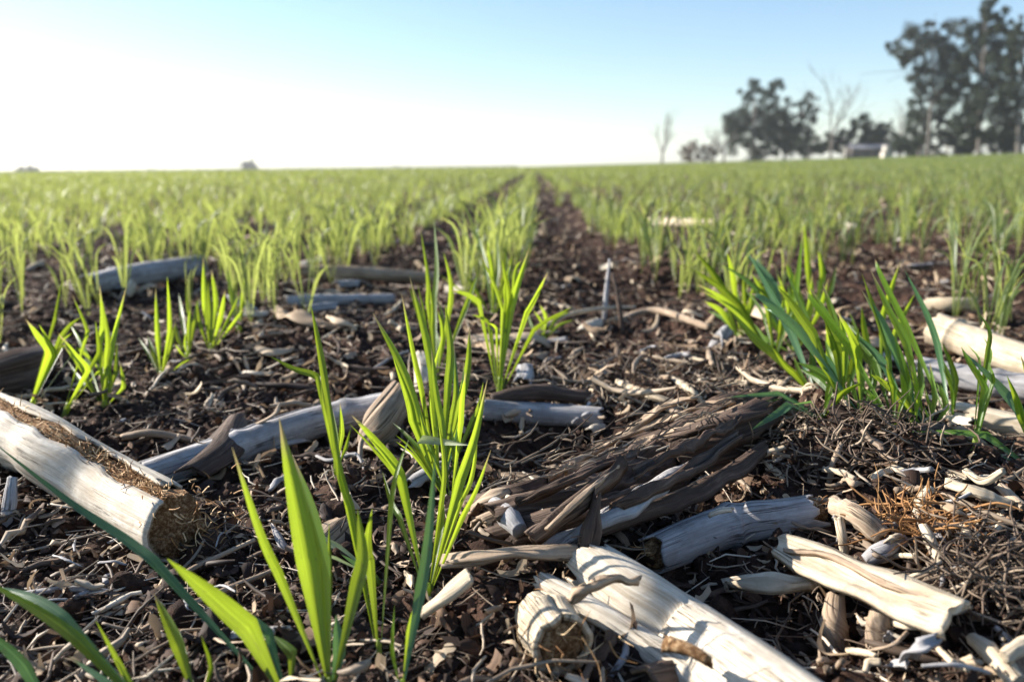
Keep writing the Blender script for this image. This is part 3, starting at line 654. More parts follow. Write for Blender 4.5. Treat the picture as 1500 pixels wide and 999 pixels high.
# ------------------------------------------------------------------ bulk litter
def scatter(n, y0, y1, power=1.9, wide=.80):
    u = rng.random(n); e = 1-power+1   # density falls with distance
    d = (y0**e+u*(y1**e-y0**e))**(1/e)
    x = rng.uniform(-1, 1, n)*(d*wide+.05)
    return x, d
ico = np.array([(0, 0, 1), (.894, 0, .447), (.276, .851, .447), (-.724, .526, .447), (-.724, -.526, .447), (.276, -.851, .447), (.724, .526, -.447), (-.276, .851, -.447), (-.894, 0, -.447), (-.276, -.851, -.447), (.724, -.526, -.447), (0, 0, -1)])
icf = np.array([(0, 1, 2), (0, 2, 3), (0, 3, 4), (0, 4, 5), (0, 5, 1), (1, 6, 2), (2, 7, 3), (3, 8, 4), (4, 9, 5), (5, 10, 1), (2, 6, 7), (3, 7, 8), (4, 8, 9), (5, 9, 10), (1, 10, 6), (11, 7, 6), (11, 8, 7), (11, 9, 8), (11, 10, 9), (11, 6, 10)])
def rots(n, tilt=1.0):
    a = rng.uniform(0, 2*np.pi, n); b = rng.normal(0, .6*tilt, n); c = rng.normal(0, .6*tilt, n)
    def m(ax, t):
        M_ = np.zeros((n, 3, 3)); i, j = [(1, 2), (2, 0), (0, 1)][ax]; M_[:, ax, ax] = 1
        M_[:, i, i] = np.cos(t); M_[:, j, j] = np.cos(t); M_[:, i, j] = -np.sin(t); M_[:, j, i] = np.sin(t); return M_
    return m(2, a)@m(0, b)@m(1, c)
def bulk_crumbs(n, y0, y1, s0, s1):
    x, y = scatter(n, y0, y1); z = Hfine(x, y); s = s0*(s1/s0)**(rng.random(n)**2.6)*(1+np.clip(y-.5, 0, 3)*.8)
    V = ico[None]*(1+.28*rng.normal(0, 1, (n, 12, 1)))*s[:, None, None]*rng.uniform(.55, 1.1, (n, 1, 3))
    V = np.einsum('nij,nkj->nki', rots(n, 2), V)+np.stack([x, y, z+s*.3], -1)[:, None]
    F = icf[None]+np.arange(n)[:, None, None]*12
    mb = MB(); mb.add(V, None, F.reshape(-1, 3), V*.5, np.repeat(np.clip(rng.beta(2, 3, n)+rng.normal(0, .05, n), 0, 1), 12)); return mb
tag(link('soil_crumbs', bulk_crumbs(34000, .14, 3.0, .0005, .0026).mesh('soil_crumbs', M['crumb'], smooth=False)), 'loose crumbs of dark brown soil covering the ground', 'soil crumbs', kind='stuff')
def fine_sphere():
    V = [tuple(v/np.linalg.norm(v)) for v in ico]; F = [tuple(f) for f in icf]
    for _ in range(2):
        mid = {}; F2 = []
        def m(a, b):
            k = (min(a, b), max(a, b))
            if k not in mid: v = np.array(V[a])+np.array(V[b]); V.append(tuple(v/np.linalg.norm(v))); mid[k] = len(V)-1
            return mid[k]
        for a, b, c in F: x, y, z = m(a, b), m(b, c), m(c, a); F2 += [(a, x, z), (x, b, y), (z, y, c), (x, y, z)]
        F = F2
    return np.array(V), np.array(F)
def bulk_clods(n, y0, y1, s0, s1):
    SV, SF = fine_sphere(); K = len(SV)
    x, y = scatter(n, y0, y1); z = Hfine(x, y); s = s0*(s1/s0)**(rng.random(n)**1.8)*(1+np.clip(y-.5, 0, 3)*.6)
    q = SV[None]*1.3+rng.random((n, 1, 3))*90; q2 = SV[None]*3.4+rng.random((n, 1, 3))*90
    V = SV[None]*(1+.42*vn(q)+.24*vn(q2))[..., None]*s[:, None, None]*rng.uniform(.55, 1.0, (n, 1, 3))
    V = np.einsum('nij,nkj->nki', rots(n, 2), V)+np.stack([x, y, z+s*.05], -1)[:, None]
    mb = MB(); mb.add(V, None, (SF[None]+np.arange(n)[:, None, None]*K).reshape(-1, 3), V*.5, .5); return mb
tag(link('soil_clods', bulk_clods(1500, .14, 4.0, .0018, .0062).mesh('soil_clods', M['soil'])), 'bigger rounded clods of reddish brown soil among the crumbs', 'soil clods', kind='stuff')
def bulk_ribbons(n, y0, y1, l0, l1, asp, curl, tilt, c, lift=.002, L=6):
    x, y = scatter(n, y0, y1); z = Hfine(x, y); ln = l0*(l1/l0)**(rng.random(n)**1.6)*(1+np.clip(y-.5, 0, 3)*.5); wd = ln*rng.uniform(*asp, n)
    t = np.linspace(-.5, .5, L); bend = rng.normal(0, curl, n); sb = rng.normal(0, curl, n)*.6
    px = t[None]*ln[:, None]; pz = bend[:, None]*ln[:, None]*(t**2)[None]*2; py = sb[:, None]*ln[:, None]*(t**2)[None]*2
    Wt = wd[:, None]*(1-(np.abs(t)*1.7)**3*.5)[None]*(1+.3*rng.normal(0, 1, (n, L)))
    cur = rng.uniform(0, .5, n)[:, None]*Wt
    V = np.stack([np.stack([px, py-Wt/2, pz], -1), np.stack([px, py, pz+cur], -1), np.stack([px, py+Wt/2, pz], -1)], 2)   # n,L,3,3
    V = np.einsum('nij,nlkj->nlki', rots(n, tilt), V)+np.stack([x, y, z+lift*rng.random(n)+ln*.06], -1)[:, None, None]
    q = gridq(L, 3, False); Q = q[None]+(np.arange(n)*L*3)[:, None, None]
    at = np.zeros((n, L, 3, 3)); at[..., 0] = np.array([-1, 0, 1])[None, None]*wd[:, None, None]*.5; at[..., 2] = px[..., None]; at[..., 1] = (np.arange(n)*.013 % 3)[:, None, None]
    mb = MB(); mb.add(V, Q.reshape(-1, 4), None, at, np.repeat(c(n), L*3)); return mb
tag(link('leaf_litter', bulk_ribbons(24000, .14, 4.0, .0018, .011, (.2, .6), .5, .8, lambda n: rng.beta(1.1, 2.6, n)).mesh('leaf_litter', M['flake'])), 'tiny flakes of dry maize leaf littering the soil', 'leaf litter', kind='stuff')
def bulk_straws(n, y0, y1, l0, l1, r0, r1, c, tilt=.35, power=1.9, K=4, L=6, lift=.002):
    x, y = scatter(n, y0, y1, power); z = Hfine(x, y); ln = l0*(l1/l0)**(rng.random(n)**1.8); rd = r0*(r1/r0)**(rng.random(n)**1.7)
    t = np.linspace(-.5, .5, L); k1, k2 = rng.normal(0, .13, n), rng.normal(0, .2, n); kk = rng.normal(0, .035, (n, L))
    C = np.stack([t[None]*ln[:, None], ln[:, None]*(k1[:, None]*(t**2)[None]*1.6+kk), ln[:, None]*(k2[:, None]*.5*(t**2)[None]*1.6+np.roll(kk, 1, 1)*.5)], -1)
    th = np.arange(K)*2*np.pi/K; prof = np.array([.75, 1, 1, 1, .95, .5])[:L]
    V = C[:, :, None]+np.stack([0*th, np.cos(th), np.sin(th)], -1)[None, None]*(rd[:, None]*prof[None])[..., None, None]*(1+.2*rng.normal(0, 1, (n, L, K, 1)))
    V = np.einsum('nij,nlkj->nlki', rots(n, tilt), V)+np.stack([x, y, z+rd*.6+lift*rng.random(n)], -1)[:, None, None]
    q = gridq(L, K, True); Q = q[None]+(np.arange(n)*L*K)[:, None, None]
    at = np.zeros((n, L, K, 3)); at[..., 0] = np.cos(th)*.0006; at[..., 1] = np.sin(th)*.0006+(np.arange(n)*.017 % 3)[:, None, None]; at[..., 2] = (t[None]*ln[:, None])[..., None]
    mb = MB(); mb.add(V, Q.reshape(-1, 4), None, at, np.repeat(c(n), L*K)); return mb
tag(link('straw_litter', bulk_straws(6500, .14, 4.0, .005, .045, .00018, .0010, lambda n: rng.beta(1.2, 2.2, n)).mesh('straw_litter', M['straw'])), 'fine straw bits and rootlets strewn over the soil', 'straw litter', kind='stuff')

tag(link('husk_litter', bulk_ribbons(5200, .15, 9.0, .0035, .012, (.14, .34), .7, 1.3, lambda n: rng.beta(1.3, 1.6, n), lift=.004, L=8).mesh('husk_litter', M['leafdry'])), 'scattered pale husk scraps among the crumbs and between the rows', 'husk litter', kind='stuff')
tag(link('fine_fibres', bulk_straws(3600, .14, 3.0, .014, .055, .00014, .0005, lambda n: rng.beta(1.3, 1.4, n), tilt=.14, L=6, K=4, lift=.004).mesh('fine_fibres', M['straw'])), 'long fine dry fibres matted over the soil', 'dry fibres', kind='stuff')
tag(link('rootlet_litter', bulk_straws(2000, .15, 3.0, .008, .030, .0003, .0013, lambda n: rng.beta(1.4, 1.4, n), tilt=.6, L=6, K=5, lift=.005).mesh('rootlet_litter', M['straw'])), 'stubby broken rootlets strewn over the soil', 'rootlet litter', kind='stuff')
tag(link('flat_straw', bulk_straws(4200, .38, 9.0, .012, .075, .0004, .0018, lambda n: rng.beta(1.2, 1.7, n), tilt=.16, power=1.3, K=6, L=6, lift=.008).mesh('flat_straw', M['straw'])), 'flattened pale straw lying between the crop rows', 'straw mulch', kind='stuff')
tag(link('husk_mulch', bulk_ribbons(3000, .40, 9.0, .006, .024, (.10, .26), .6, .8, lambda n: rng.beta(1.2, 1.9, n), lift=.006, L=8).mesh('husk_mulch', M['leafdry'])), 'torn husk leaves lying between the crop rows', 'husk mulch', kind='stuff')
# countable loose pieces, built as kinds and copied
def proto_sliver(i):
    l = .02; mb = MB(); b = rng.normal(0, .002, 2)
    strip(mb, [(-l/2, 0, 0), (0, b[0], .0015), (l/2, b[1], 0)], [.001, .0035, .0028, .001], .0009, n=18, k=6, curl=.5, rough=.8, jag=1.4, wav=.15, c=.5); return mb
def proto_straw(i):
    l = .035; mb = MB(); P = [(-l/2, 0, 0), (-l/6, rng.normal(0, .002), .001), (l/6, rng.normal(0, .003), .002), (l/2, rng.normal(0, .004), .0)]
    tube(mb, P, [.0007, .0009, .0009, .0006], n=18, k=7, rough=.12, jag=.5, c=.6); return mb
def proto_frag(i):
    l = .022; mb = MB(); stalk_shell(mb, [(-l/2, 0, 0), (0, rng.normal(0, .001), 0), (l/2, 0, 0)], [.0045, .005, .0045], arc=(-100, rng.uniform(60, 120)), jag=.8, thick=.25, n=26, k=14, rough=.12, flute=.12); return mb
KINDS = []
for kind, fn, mts, cnt in (('bark_sliver', proto_sliver, ['tan', 'cream', 'brown', 'grey'], 95), ('straw_piece', proto_straw, ['straw', 'straw', 'tan', 'grey'], 95), ('stalk_fragment', proto_frag, ['cream', 'tan', 'grey', 'brown', 'white'], 60)):
    KINDS.append((kind, [fn(i).mesh(kind, M[m]) for i, m in enumerate(mts)], cnt, mts))
shade = {'tan': 'tan', 'cream': 'cream', 'brown': 'dark brown', 'grey': 'grey', 'straw': 'pale', 'white': 'bleached'}
word = {'bark_sliver': 'bark sliver', 'straw_piece': 'straw piece', 'stalk_fragment': 'stalk fragment'}
for kind, meshes, cnt, mts in KINDS:
    x, y = scatter(cnt, .15, 1.6, 1.7, .72)
    for i in range(cnt):
        j = rng.integers(len(meshes)); o = link(kind, meshes[j]); s = rng.uniform(.45, 1.15)*(1+.5*max(0, y[i]-.4))
        o.location = (x[i], y[i], float(H(x[i], y[i]))+.0015+(.002 if kind == 'stalk_fragment' else 0)); o.rotation_euler = (rng.normal(0, .25), rng.normal(0, .22), rng.uniform(0, 6.28)); o.scale = (s, s, s)
        zone = 'in the foreground litter' if y[i] < .35 else ('in the litter between the seedlings' if y[i] < .8 else 'in the litter further back along the rows')
        tag(o, 'loose %s %s lying %s' % (shade[mts[j]], word[kind], zone), word[kind], 'loose %s %ss %s' % (shade[mts[j]], word[kind], zone))

# ------------------------------------------------------------------ wheat, hand-placed foreground
def plant(label, base, blades, name='wheat_seedling', group=None):
    """base (px,py); blades: (list of (px,py), width px, material key, depth change at tip)"""
    p0 = G(*base); d = D(p0); t = thing(name, label, 'wheat plant', p0, group)
    blades = list(blades)
    if base[1] < 900:
        for _ in range((6 if 1050 < base[0] < 1380 or 'tuft' in label else 3) if len(blades) > 3 else 2):
            src = blades[int(rng.integers(len(blades)))]; k_ = rng.uniform(.55, 1.0); dx_ = rng.normal(0, 18)
            if abs(src[0][0][0]-base[0]) < 25:
                L_ = src[0]; x0, y0 = L_[0]; blades.append(([(x0+(x-x0)*k_+dx_*(i/(len(L_)-1)), y0+(y-y0)*k_) for i, (x, y) in enumerate(L_)], min(11, src[1]*.7), src[2] if len(src) > 2 else 'blade'))
    for b in blades:
        L, wpx = b[0], b[1]; mk = b[2] if len(b) > 2 else 'blade'; dd = b[3] if len(b) > 3 else rng.uniform(-.06, .10)
        n = len(L); ctrl = [AT(px, py, d*(1+dd*(i/(n-1))**1.3)) for i, (px, py) in enumerate(L)]
        if abs(L[0][0]-base[0]) < 25 and abs(L[0][1]-base[1]) < 25: ctrl[0] = ctrl[0]-np.array([0, 0, .002])
        mb = MB(); blade(mb, ctrl, wpx*d/FPX*(.86 if wpx > 35 else .88 if 1050 < base[0] < 1400 else .78), n=26, k=7, ang=rng.uniform(-.45, .45), twist=rng.uniform(-.7, .7), fold=rng.uniform(.08, .28), c=rng.random(), base=.62)
        part('leaf_blade', mb, M[mk], t)
    # sheath joining the blades
    mb = MB(); top = np.array([AT(b[0][min(1, len(b[0])-1)][0], b[0][min(1, len(b[0])-1)][1], d) for b in blades]).mean(0)
    tube(mb, [p0-[0, 0, .003], p0*.7+top*.3], [4.2*d/FPX*1.3, 2.6*d/FPX*1.3], n=8, k=8, c=.8); part('stem', mb, M['blade'], t)
    return t
plant('tall bright seedling with the widest upright blades at the bottom edge, left of centre', (484, 1025), [
    ([(478, 1025), (465, 900), (440, 760), (409, 612)], 42, 'blade', .05), ([(486, 1025), (482, 900), (460, 770), (428, 665)], 40, 'blade', .12),
    ([(470, 1020), (436, 900), (385, 790), (340, 655)], 19, 'blade', -.02), ([(495, 1025), (512, 900), (532, 820), (524, 745)], 30, 'blade', .02),
    ([(482, 1020), (478, 930), (482, 850), (482, 765)], 15, 'blade', .1), ([(500, 1025), (498, 960), (492, 900)], 26, 'bladeblue')])
plant('slender seedling with a long blade leaning left to a high tip, beside the widest one', (556, 975), [
    ([(556, 978), (552, 900), (535, 800), (500, 700), (480, 580), (455, 445)], 17, 'blade', .12), ([(558, 975), (548, 860), (538, 800), (545, 745)], 20, 'blade', 0),
    ([(562, 880), (568, 790), (580, 700), (600, 640)], 13, 'blade', .1), ([(555, 975), (535, 830), (505, 720), (478, 610), (470, 560)], 14, 'blade', .14)])
plant('seedling with a grey-green blade rising from the bottom edge', (588, 1020), [
    ([(588, 1020), (606, 920), (625, 810), (638, 665)], 24, 'bladeblue', .03), ([(585, 1015), (576, 960), (578, 885)], 13, 'blade', 0), ([(592, 1015), (600, 930), (618, 860)], 16, 'blade', .06)])
plant('bright seedling with a rounded tall blade leaning right, left of the bark strip', (626, 880), [
    ([(626, 880), (640, 800), (672, 710), (695, 640), (714, 556)], 21, 'blade', .02), ([(624, 880), (612, 790), (590, 700), (550, 645), (515, 608)], 21, 'blade', -.05),
    ([(622, 878), (640, 770), (650, 690), (640, 600)], 13, 'blade', .1), ([(628, 880), (655, 770), (690, 700), (700, 610)], 12, 'blade', .1),
    ([(618, 870), (598, 780), (575, 740), (560, 690)], 13, 'blade', .1)])
plant('dense tuft of tall seedling blades in the middle of the central row', (645, 722), [
    ([(640, 720), (622, 640), (590, 540), (546, 458)], 20, 'blade', .05), ([(640, 720), (625, 610), (605, 520), (588, 430)], 14, 'blade', .1),
    ([(645, 722), (640, 600), (625, 500), (600, 405)], 18, 'blade', .06), ([(648, 722), (652, 600), (660, 520), (652, 445)], 17, 'blade', .02),
    ([(650, 722), (668, 620), (685, 540), (688, 478)], 16, 'blade', .06), ([(640, 720), (612, 650), (600, 590), (575, 520)], 17, 'blade', -.04),
    ([(652, 720), (665, 650), (668, 580), (665, 500)], 15, 'bladeblue', .1), ([(646, 720), (634, 650), (632, 560), (648, 490)], 14, 'blade', .1),
    ([(656, 722), (680, 640), (700, 600), (708, 560)], 13, 'blade', .08)])
plant('thin seedling with a blade bent far left behind the slender one', (492, 690), [
    ([(492, 690), (488, 600), (468, 555), (430, 540), (396, 522)], 14, 'blade', .02), ([(492, 690), (482, 600), (470, 520), (456, 448)], 15, 'blade', .05), ([(492, 690), (500, 640), (498, 590)], 11, 'blade', 0)])
t = thing('fallen_leaf', 'pale detached leaf lying almost level across the central seedlings', 'leaf', AT(610, 650, D(G(625, 790))))
mb = MB(); d_ = D(G(625, 790)); blade(mb, [AT(548, 640, d_), AT(590, 640, d_), (AT(640, 645, d_)), AT(688, 652, d_*.97)], 14*d_/FPX, n=20, k=5, ang=.3, c=.6, base=.3); part('leaf_blade', mb, M['bladepale'], t)
plant('branching seedling with spread pointed blades right of the central tuft', (730, 585), [
    ([(730, 585), (738, 500), (755, 430), (776, 362)], 15, 'blade'), ([(732, 580), (742, 490), (728, 430), (700, 365)], 12, 'blade'), ([(735, 500), (770, 460), (803, 398)], 12, 'blade'),
    ([(736, 510), (715, 460), (690, 435), (660, 425)], 12, 'blade'), ([(738, 500), (745, 440), (735, 380)], 12, 'blade'), ([(735, 520), (760, 500), (800, 470), (838, 450)], 10, 'blade'),
    ([(734, 510), (750, 460), (755, 400), (765, 380)], 10, 'blade')])
plant('small low seedling beside the crumpled husk', (795, 500), [([(795, 500), (812, 470), (838, 455)], 9, 'blade'), ([(795, 500), (800, 470), (790, 445)], 8, 'blade'), ([(795, 500), (780, 480), (770, 450)], 8, 'blade')])
plant('tall seedling with one high blade behind the dense tuft', (640, 560), [
    ([(640, 560), (632, 480), (640, 400), (636, 322)], 13, 'blade', .05), ([(640, 560), (655, 480), (660, 420), (650, 370)], 12), ([(640, 560), (620, 480), (600, 420)], 12), ([(640, 560), (668, 490), (690, 430), (700, 400)], 11)])
plant('seedling of narrow blades on the near side of the dense tuft', (660, 742), [([(660, 742), (655, 660), (640, 580), (632, 510)], 14), ([(662, 742), (672, 660), (676, 590), (682, 545)], 13), ([(658, 742), (640, 680), (615, 620), (598, 590)], 14), ([(662, 742), (668, 690), (660, 620)], 13)])
plant('seedling with fanned upright blades behind the branching one', (722, 470), [([(722, 470), (718, 420), (705, 365), (695, 330)], 11), ([(724, 470), (730, 400), (728, 340)], 11), ([(726, 470), (742, 420), (752, 365)], 11), ([(720, 470), (700, 430), (680, 400)], 10), ([(724, 470), (738, 410), (742, 350)], 10)])
# right clump, leaning to the left
LB = 'blade'
plant('leftmost seedling of the right clump with upright blades', (1085, 500), [([(1085, 500), (1070, 450), (1048, 405), (1018, 368)], 14), ([(1088, 500), (1078, 440), (1072, 400), (1065, 370)], 11), ([(1090, 500), (1100, 450), (1105, 410)], 11), ([(1082, 500), (1060, 460), (1030, 440)], 10), ([(1090, 500), (1092, 450), (1088, 400)], 10)])
plant('seedling with a long arching blade in the right clump', (1135, 530), [([(1135, 530), (1110, 480), (1060, 425), (1015, 395)], 15), ([(1138, 530), (1130, 470), (1118, 430), (1100, 400)], 12), ([(1140, 530), (1145, 480), (1150, 430)], 11), ([(1132, 530), (1120, 500), (1100, 470)], 11), ([(1140, 530), (1160, 470), (1170, 400), (1176, 335)], 10)])
plant('seedling with bluish blades reaching up-left in the right clump', (1200, 590), [([(1200, 590), (1180, 530), (1140, 450), (1095, 368)], 17, 'bladeblue', .05), ([(1205, 590), (1195, 520), (1180, 460), (1150, 395)], 15, 'blade', .05), ([(1195, 590), (1160, 540), (1110, 500), (1070, 455)], 17), ([(1205, 590), (1215, 520), (1210, 460)], 13), ([(1198, 590), (1190, 540), (1195, 490)], 13)])
plant('seedling with the longest diagonal blade in the right clump', (1262, 610), [([(1262, 612), (1230, 550), (1175, 490), (1120, 440), (1100, 430)], 17, 'bladeblue', .02), ([(1262, 612), (1250, 540), (1215, 470), (1185, 420)], 15), ([(1265, 612), (1262, 550), (1250, 500), (1225, 455)], 15), ([(1258, 612), (1230, 570), (1200, 545), (1165, 530)], 14), ([(1268, 612), (1280, 560), (1278, 510)], 12)])
plant('seedling with narrow crowded blades in the middle of the right clump', (1310, 625), [([(1310, 625), (1280, 560), (1240, 500), (1195, 445), (1180, 425)], 16, 'blade', .02), ([(1312, 625), (1300, 560), (1270, 510), (1240, 470)], 14), ([(1314, 625), (1310, 560), (1290, 480), (1262, 400)], 12, 'blade', .1), ([(1306, 625), (1285, 590), (1255, 560)], 13), ([(1314, 625), (1325, 580), (1318, 540)], 11)])
plant('rightmost tall seedling of the right clump with a blade over its neighbours', (1360, 640), [([(1360, 640), (1330, 560), (1295, 480), (1262, 425)], 16, 'bladeblue', .02), ([(1362, 640), (1345, 570), (1330, 510), (1300, 450), (1275, 395)], 14), ([(1362, 640), (1370, 590), (1362, 530)], 10), ([(1356, 640), (1330, 600), (1305, 570), (1270, 545)], 13), ([(1364, 640), (1385, 600), (1372, 560)], 9)])
plant('low seedling with a dark blade bending down-left at the foot of the right clump', (1205, 615), [([(1205, 612), (1175, 585), (1140, 605), (1100, 630)], 15, 'bladeblue', -.05), ([(1205, 612), (1165, 580), (1120, 578), (1065, 582)], 9, 'bladeblue', -.03), ([(1205, 612), (1215, 570), (1230, 540)], 12), ([(1208, 612), (1230, 580), (1262, 560)], 12)])
plant('single slim seedling right of the clump leaning right', (1290, 560), [([(1290, 560), (1285, 500), (1300, 440), (1320, 380)], 11), ([(1290, 560), (1310, 490), (1340, 430)], 11), ([(1290, 560), (1270, 500), (1262, 450)], 11)])
plant('seedling near the right edge with a yellowish stem and one wide grey-green blade', (1424, 672), [([(1424, 672), (1436, 620), (1445, 575), (1420, 530), (1408, 508)], 13), ([(1445, 580), (1440, 540), (1450, 490), (1432, 455)], 10), ([(1440, 600), (1455, 560), (1448, 530)], 11)])
plant('seedling at the right edge sending two long blades leftwards', (1530, 700), [([(1530, 700), (1510, 630), (1470, 575), (1412, 515)], 26, 'bladeblue', 0), ([(1530, 690), (1480, 645), (1410, 632), (1330, 632)], 18, 'bladeblue', -.02), ([(1530, 690), (1480, 672), (1420, 652), (1370, 636)], 13, 'bladeblue', .04), ([(1505, 700), (1500, 640), (1490, 590), (1475, 550)], 14), ([(1530, 690), (1520, 600), (1495, 520)], 15)])
# left
plant('seedling at the left edge with a thick yellow-green stem forking into spread leaves', (38, 612), [([(38, 612), (58, 560), (72, 520), (55, 492), (38, 468)], 15), ([(72, 522), (95, 508), (125, 520), (160, 560)], 10), ([(60, 560), (76, 515), (100, 480), (118, 465)], 10), ([(72, 520), (80, 470), (92, 405)], 7), ([(70, 525), (90, 510), (110, 505)], 9)])
plant('second forked seedling right of the leftmost one', (92, 608), [([(92, 608), (108, 570), (128, 545), (110, 520), (85, 488)], 13), ([(126, 548), (145, 520), (140, 470)], 10), ([(120, 560), (140, 545), (172, 560)], 9), ([(128, 545), (128, 490), (105, 430)], 8)])
plant('bushy seedling of many short blades left of the second row', (152, 600), [([(145, 600), (140, 530), (150, 480), (146, 418)], 12), ([(150, 600), (160, 540), (168, 490), (185, 420)], 10), ([(152, 600), (140, 550), (118, 500), (100, 470)], 12), ([(160, 600), (170, 550), (172, 500)], 10), ([(142, 600), (128, 560), (120, 530)], 12), ([(156, 600), (152, 550), (158, 500), (150, 440)], 11), ([(160, 600), (180, 570), (176, 530)], 9)])
plant('slim seedling, nearest one of the second row', (236, 556), [([(236, 556), (232, 500), (228, 420)], 11), ([(236, 556), (226, 520), (216, 492)], 10), ([(238, 556), (248, 490), (245, 405)], 9), ([(238, 556), (250, 510), (258, 470)], 8)])
plant('second slim seedling of the second row with upright blades', (276, 528), [([(276, 528), (268, 470), (262, 430)], 10), ([(278, 528), (286, 470), (292, 435)], 10), ([(276, 528), (278, 480), (272, 420)], 9), ([(275, 528), (262, 500), (256, 470)], 8)])
plant('dense seedling of the second row with the tallest blades', (308, 518), [([(306, 518), (300, 450), (298, 375)], 11), ([(310, 518), (316, 450), (310, 395)], 11), ([(308, 518), (322, 470), (330, 425)], 10), ([(308, 518), (295, 480), (288, 440)], 9), ([(310, 518), (308, 460), (305, 410)], 10)])
plant('seedling behind the dense one in the second row', (350, 490), [([(350, 490), (340, 440), (332, 385)], 10), ([(350, 490), (355, 440), (360, 400)], 9), ([(350, 490), (342, 450), (345, 410)], 9)])
plant('tall leaning seedling at the back of the right clump', (1165, 520), [([(1165, 520), (1150, 450), (1120, 400), (1092, 372)], 14, 'bladeblue'), ([(1166, 520), (1165, 450), (1158, 390)], 13), ([(1168, 520), (1185, 460), (1190, 400)], 12), ([(1164, 520), (1140, 480), (1112, 455)], 13)])
plant('tallest thin-bladed seedling standing behind the right clump', (1190, 470), [([(1190, 470), (1184, 400), (1178, 328)], 10), ([(1192, 470), (1205, 410), (1198, 360)], 10), ([(1188, 470), (1165, 420), (1150, 380)], 11), ([(1192, 470), (1215, 430), (1225, 390)], 9)])
plant('seedling with long blades leaning left over the cream stalk at right', (1395, 628), [([(1395, 628), (1370, 550), (1330, 480), (1290, 400), (1282, 380)], 14), ([(1396, 628), (1385, 550), (1362, 470), (1325, 395)], 13, 'bladeblue'), ([(1396, 628), (1400, 560), (1380, 500)], 11)])
plant('broad fan of blades in the heart of the right clump', (1236, 600), [([(1236, 600), (1215, 530), (1170, 460), (1140, 420)], 17), ([(1238, 600), (1232, 530), (1222, 470), (1205, 415)], 16), ([(1240, 600), (1250, 540), (1258, 480)], 14), ([(1234, 600), (1205, 560), (1172, 540)], 15), ([(1238, 600), (1225, 550), (1190, 500)], 15, 'bladeblue')])
plant('dark-bladed seedling between the clump and its rightmost member', (1338, 632), [([(1338, 632), (1315, 570), (1285, 520), (1240, 480)], 15, 'bladeblue'), ([(1340, 632), (1330, 560), (1310, 490)], 14), ([(1342, 632), (1350, 570), (1345, 520)], 12)])
# bottom left
plant('broad-leaved seedling leaning left in the bottom left foreground', (425, 1040), [([(440, 1040), (400, 960), (330, 890), (245, 818)], 40, 'blade', -.05), ([(400, 1060), (330, 960), (262, 860), (195, 800), (100, 735), (-20, 640)], 24, 'bladeblue', .15), ([(445, 1040), (420, 960), (370, 910), (320, 880)], 22, 'bladeblue', .05), ([(455, 1010), (430, 960), (400, 930)], 22)])
plant('small pointed seedling standing at the bottom edge left of the broad-leaved one', (292, 1040), [([(292, 1040), (262, 950), (225, 868)], 26), ([(298, 1040), (310, 980), (295, 930)], 12), ([(290, 1040), (275, 980), (262, 920)], 14)])
plant('arching seedling in the bottom left corner with long blades to the left', (235, 1060), [([(235, 1060), (160, 980), (80, 910), (-30, 845)], 26, 'blade', .08), ([(240, 1060), (140, 950), (60, 880), (-40, 855)], 20, 'bladeblue', .12), ([(230, 1060), (190, 1000), (140, 908)], 13), ([(225, 1060), (170, 1010), (100, 960)], 15, 'bladeblue')])
plant('dark low seedling blade crossing the bottom left corner', (90, 1070), [([(90, 1070), (40, 980), (-30, 915)], 26, 'bladeblue', 0), ([(88, 1070), (50, 1000), (0, 950)], 16, 'bladeblue', .05)])
plant('thin half-dried blade low beside the widest seedling', (560, 850), [([(560, 850), (520, 815), (480, 790), (440, 770)], 10, 'bladepale', .02), ([(560, 850), (535, 835), (500, 812)], 12, 'bladeblue', 0)])

# ------------------------------------------------------------------ wheat, counted seedlings of the rows
def proto_plant(i):
    nb = int(rng.integers(4, 9)); parts = []
    for b in range(nb):
        a = rng.uniform(0, 2*math.pi); h = rng.uniform(.038, .086); ln = rng.uniform(.06, .42)*h; bend = rng.uniform(0, .4)
        dx, dy = math.cos(a), math.sin(a)
        c = [(0, 0, -.003), (dx*ln*.25, dy*ln*.25, h*.45), (dx*ln*.6, dy*ln*.6, h*.8), (dx*ln*(1+bend), dy*ln*(1+bend), h*(1-.25*bend))]
        mb = MB(); blade(mb, c, rng.uniform(.0017, .0029), n=9, k=3, ref=(-dy+rng.normal(0, .4), dx+rng.normal(0, .4), .2), twist=rng.uniform(-1, 1), fold=.2, c=rng.random()); parts.append(mb)
    return parts
PROTO = []
for i in range(9):
    pp = proto_plant(i); PROTO.append([p.mesh('leaf_blade', M['bladefar']) for p in pp])
rowx = lambda k: ROW0+ROWD*k
spots = []; K0, K1 = -9, 10
for k in range(K0, K1):
    y = .18+rng.random()*.03
    while y < 2.6:
        y += rng.uniform(.010, .026)*(.62 if k in (-1, 0, 1, 2) else .74); x = rowx(k)+rng.normal(0, .012 if k == 0 else .020 if k == -1 else .030)+.004*math.sin(y*7+k)
        v = np.array([x, y, 0])-CAM; d = v@fw; u = 750+FPX*(v@rt)/d; vv = 499.5-FPX*(v@up)/d
        if not (-60 < u < 1560): continue
        if k == 0 and vv > 455: continue
        if k == 1 and (vv > 470 or x < .105): continue
        if k == -1 and vv > 485: continue
        if vv > 560: continue
        if vn2(np.array(x), np.array(y), .12, 9) < -.38: continue
        spots.append((d, x, y, k))
spots.sort()
n_ind = 262
where = lambda k, y: ('central row' if k == 0 else 'first row right of the bare strip' if k == 1 else 'second row on the left' if k == -1 else ('outer rows on the left' if k < 0 else 'outer rows on the right'))
